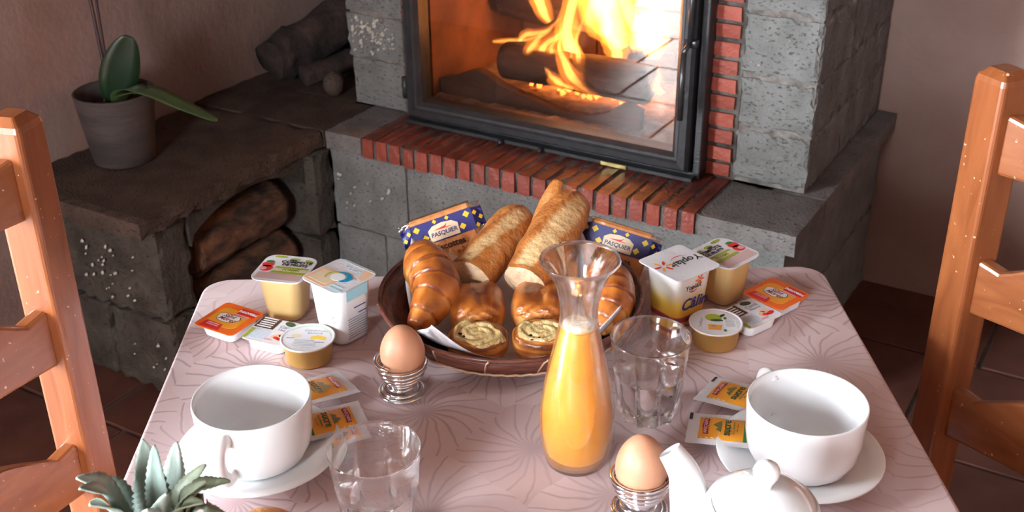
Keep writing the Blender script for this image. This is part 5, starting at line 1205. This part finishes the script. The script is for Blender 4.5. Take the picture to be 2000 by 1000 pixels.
# ---------------------------------------------------------------- cheese portions
def cheese(label, x, y, rz, kind, w=0.056, d=0.056, tilt=(0, 0)):
    t = thing('cheese_portion', label, 'cheese', T(x, y, Z0, rz=rz) @ Matrix.Rotation(tilt[0], 4, 'X') @ Matrix.Rotation(tilt[1], 4, 'Y'), 'small flat cheese portions')
    h = 0.0155; s = []
    for k, (ww, z, r) in enumerate(((0.038, 0, 0.006), (0.0425, 0.002, 0.008), (0.046, 0.012, 0.008), (0.046, h, 0.008))): s.append((rrect(ww, ww * d / w, r, 5), z))
    obj('tub', stack(s), M['white'], t, smooth=False)
    obj('foil_lid', stack([(rrect(w, d, 0.006, 5), h), (rrect(w, d, 0.006, 5), h + 0.0009)]), M['i_orange' if kind else 'foil_white'], t)
    def P(pts, mat, nm, k=1, **kw): prints(nm, pts, mat, t, T(0, 0, h + 0.0009 + 0.00016 * k), **kw)
    if kind:
        P([rrect(w - 0.014, d - 0.02, 0.008, 5, -0.001, 0.0)], 'i_amber', 'amber_panel', 0)
        P([rect(0.000, 0.024, 0.012, 0.0235)], 'i_red', 'red_flag'); text('nouveau', 0.0075, 'i_paper_white', t, T(0.012, 0.019, h + 0.0013), bold=0.02)
        P([rect(-0.004 + k * 0.002, 0.018, 0.0105 - 0.0035 * k, 0.0118 - 0.0035 * k) for k in range(2)], 'i_palepink', 'small_print', 2)
        P([[(-0.016, -0.001), (-0.017, 0.0045), (-0.012, 0.0085), (-0.006, 0.0085), (-0.001, 0.0055), (0.004, 0.0085), (0.011, 0.0075), (0.014, 0.002), (0.011, -0.004), (0.002, -0.0085), (-0.008, -0.0085), (-0.014, -0.006)]], 'i_brown_ink', 'heart_badge', 1)
        P([[(x_ * 0.95 - 0.0002, y_ * 0.93) for x_, y_ in ((-0.016, -0.001), (-0.017, 0.0045), (-0.012, 0.0085), (-0.006, 0.0085), (-0.001, 0.0055), (0.004, 0.0085), (0.011, 0.0075), (0.014, 0.002), (0.011, -0.004), (0.002, -0.0085), (-0.008, -0.0085), (-0.014, -0.006))]], 'i_paper_white', 'heart_badge', 2, label='white heart badge')
        text('Saint', 0.0082, 'i_maroon', t, T(-0.002, 0.0035, h + 0.0014), shear=0.3, bold=0.01); text('Môret', 0.0088, 'i_maroon', t, T(-0.001, -0.0032, h + 0.0014), shear=0.3, bold=0.01)
        P([[(-0.022, -0.026), (0.006, -0.026), (0.003, -0.014), (-0.020, -0.013)]], 'i_red', 'red_flag')
        P([rect(-0.016, 0.0, -0.0165 - 0.0032 * k, -0.0150 - 0.0032 * k) for k in range(2)], 'i_palepink', 'small_print', 2)
    else:
        P([rect(-w / 2 + 0.001, -0.002, 0.002, d / 2 - 0.001)], 'i_brown_ink', 'brown_panel', label='dark brown panel with white lines')
        P([[(-0.024 + 0.001 * (k % 2), 0.0042 + 0.0042 * k), (-0.006, 0.0042 + 0.0042 * k), (-0.006, 0.0062 + 0.0042 * k), (-0.024 + 0.001 * (k % 2), 0.0062 + 0.0042 * k)] for k in range(5)], 'i_paper_white', 'small_print', 2)
        P([rect(-0.020, 0.0, -0.0035 - 0.0026 * k, -0.0022 - 0.0026 * k) for k in range(7)], 'i_greyblue', 'small_print')
        P([[(-w / 2 + 0.001, -0.001), (-0.021, -0.001), (-0.022, -0.021), (-w / 2 + 0.001, -0.023)]], 'i_lime', 'green_edge')
        P([ngon(0.011, 0.0185, 0.007, 0.0042, rot=-0.3)], 'i_darkgreen', 'leaf_print')
        text('Carré', 0.0075, 'i_grey', t, T(0.0115, 0.0105, h + 0.0012), bold=0.01); text('Nature', 0.0055, 'i_grey', t, T(0.0115, 0.0045, h + 0.0012))
        P([ngon(0.009, -0.009, 0.0055, 0.004, rot=0.5), ngon(0.016, -0.006, 0.006, 0.0035, rot=-0.4)], 'i_peach', 'shrimp_print', label='pink and red food picture')
        P([ngon(0.011, -0.012, 0.004, 0.0025, rot=-0.3), ngon(0.018, -0.0125, 0.0055, 0.003, rot=0.2)], 'i_red', 'shrimp_print', 2)
        P([ngon(0.004, -0.017, 0.005, 0.002)], 'i_palepink', 'shrimp_print', 2)
        P([rect(-0.020, 0.016, -0.0245, -0.0235)], 'i_sand', 'rule_line')
    return t
cheese('orange square cheese portion with a white heart, at the left table edge', -0.3165, 1.1135, R(-30), 1)
cheese('white square cheese portion between the orange one and a jam portion, left group', -0.2625, 1.0855, R(-22), 0, 0.054, 0.048)
cheese('orange square cheese portion with a white heart, at the right of the table', 0.3035, 1.1575, R(-50), 1, tilt=(0, 0))
cheese('white square cheese portion between the jam portion and the orange one, right group', 0.266, 1.1135, R(37), 0, 0.054, 0.048)

# ---------------------------------------------------------------- fruit at the near edge
obj('orange_fruit', lathe([(0.036 * max(0, math.sin(math.pi * i / 28)), -0.034 * math.cos(math.pi * i / 28)) for i in range(29)], 48), M['orange_skin'], None, T(-0.199, 0.712, Z0 + 0.0365), True, label='bright orange fruit, only its top showing between pineapple and tumbler', category='orange')
M['pine_leaf'] = pm('pineapple_leaf', (0.20, 0.27, 0.23), 0.5, (0.42, 0.48, 0.42), 30, 0.25, 60, stretch=(1, 1, 0.25))
M['pine_leaf2'] = pm('pineapple_leaf_olive', (0.112, 0.126, 0.07), 0.5, (0.21, 0.231, 0.154), 14, 0.2, 60, stretch=(1, 1, 0.3))
M['pine_skin'] = pm('pineapple_skin', (0.45, 0.22, 0.05), 0.6, (0.25, 0.2, 0.06), 60, 0.6, 90)
pn = thing('pineapple', 'pineapple whose spiky grey green crown shows at the lower left', 'pineapple', T(-0.252, 0.628, Z0))
def pine_mod(a, j, z): return 1 + 0.035 * math.sin(a * 9 + z * 220) * math.sin(a * 9 - z * 220)
obj('fruit_body', lathe([(0, 0), (0.03, 0.002), (0.044, 0.02), (0.050, 0.05), (0.047, 0.08), (0.034, 0.103), (0.012, 0.112), (0, 0.113)][:1] + [(0.052 * math.sin(math.pi * (0.12 + 0.8 * i / 30)) ** 0.7, 0.003 + 0.11 * i / 30) for i in range(31)] + [(0, 0.1135)], 72, pine_mod), M['pine_skin'], pn, smooth=True)
B = Vector((0, 0, 0.113))
LV = [ # tip (relative), mid bulge, width, material
 ((-0.008, 0.032, 0.186), (-0.006, 0.026, 0.150), 0.0105, 'pine_leaf'),
 ((0.012, 0.042, 0.176), (0.010, 0.032, 0.150), 0.0088, 'pine_leaf'),
 ((0.034, 0.030, 0.165), (0.020, 0.018, 0.150), 0.0078, 'pine_leaf2'),
 ((0.055, 0.012, 0.164), (0.032, 0.008, 0.160), 0.0075, 'pine_leaf2'),
 ((0.042, 0.002, 0.172), (0.024, 0.000, 0.158), 0.0080, 'pine_leaf2'),
 ((0.044, -0.018, 0.170), (0.026, -0.012, 0.160), 0.0080, 'pine_leaf2'),
 ((0.050, 0.010, 0.136), (0.032, 0.006, 0.148), 0.0085, 'pine_leaf2'),
 ((-0.042, -0.008, 0.184), (-0.026, -0.004, 0.172), 0.0090, 'pine_leaf'),
 ((-0.032, -0.028, 0.191), (-0.022, -0.014, 0.174), 0.0085, 'pine_leaf'),
 ((-0.024, -0.036, 0.184), (-0.018, -0.020, 0.166), 0.0085, 'pine_leaf'),
 ((0.024, -0.028, 0.186), (0.014, -0.016, 0.160), 0.0075, 'pine_leaf'),
 ((0.012, -0.034, 0.178), (0.008, -0.020, 0.156), 0.0075, 'pine_leaf'),
 ((-0.004, -0.040, 0.176), (-0.002, -0.024, 0.154), 0.0080, 'pine_leaf'),
 ((-0.044, 0.018, 0.160), (-0.028, 0.014, 0.155), 0.0085, 'pine_leaf'),
 ((0.004, 0.02, 0.19), (0.004, 0.012, 0.160), 0.0070, 'pine_leaf'),
]
for i, (tip, mid, w, mt) in enumerate(LV):
    tip, mid = Vector(tip), Vector(mid); out = Vector((tip.x, tip.y, 0)).normalized()
    b0 = B + out * 0.006
    upv = -out + Vector((0, 0, 0.6))
    leaf([b0, b0.lerp(mid, 0.55) + out * 0.002, mid, mid.lerp(tip, 0.62) + Vector((0, 0, 0.001)), tip], (lambda a, w=w: w * 1.18 * (1 - a ** 3.2) * (0.72 + 0.28 * math.sin(math.pi * min(1, a * 1.3))) + 0.0004), mt, pn, up=upv, th=0.0011, cup=0.35, n=34, serr=0.16)
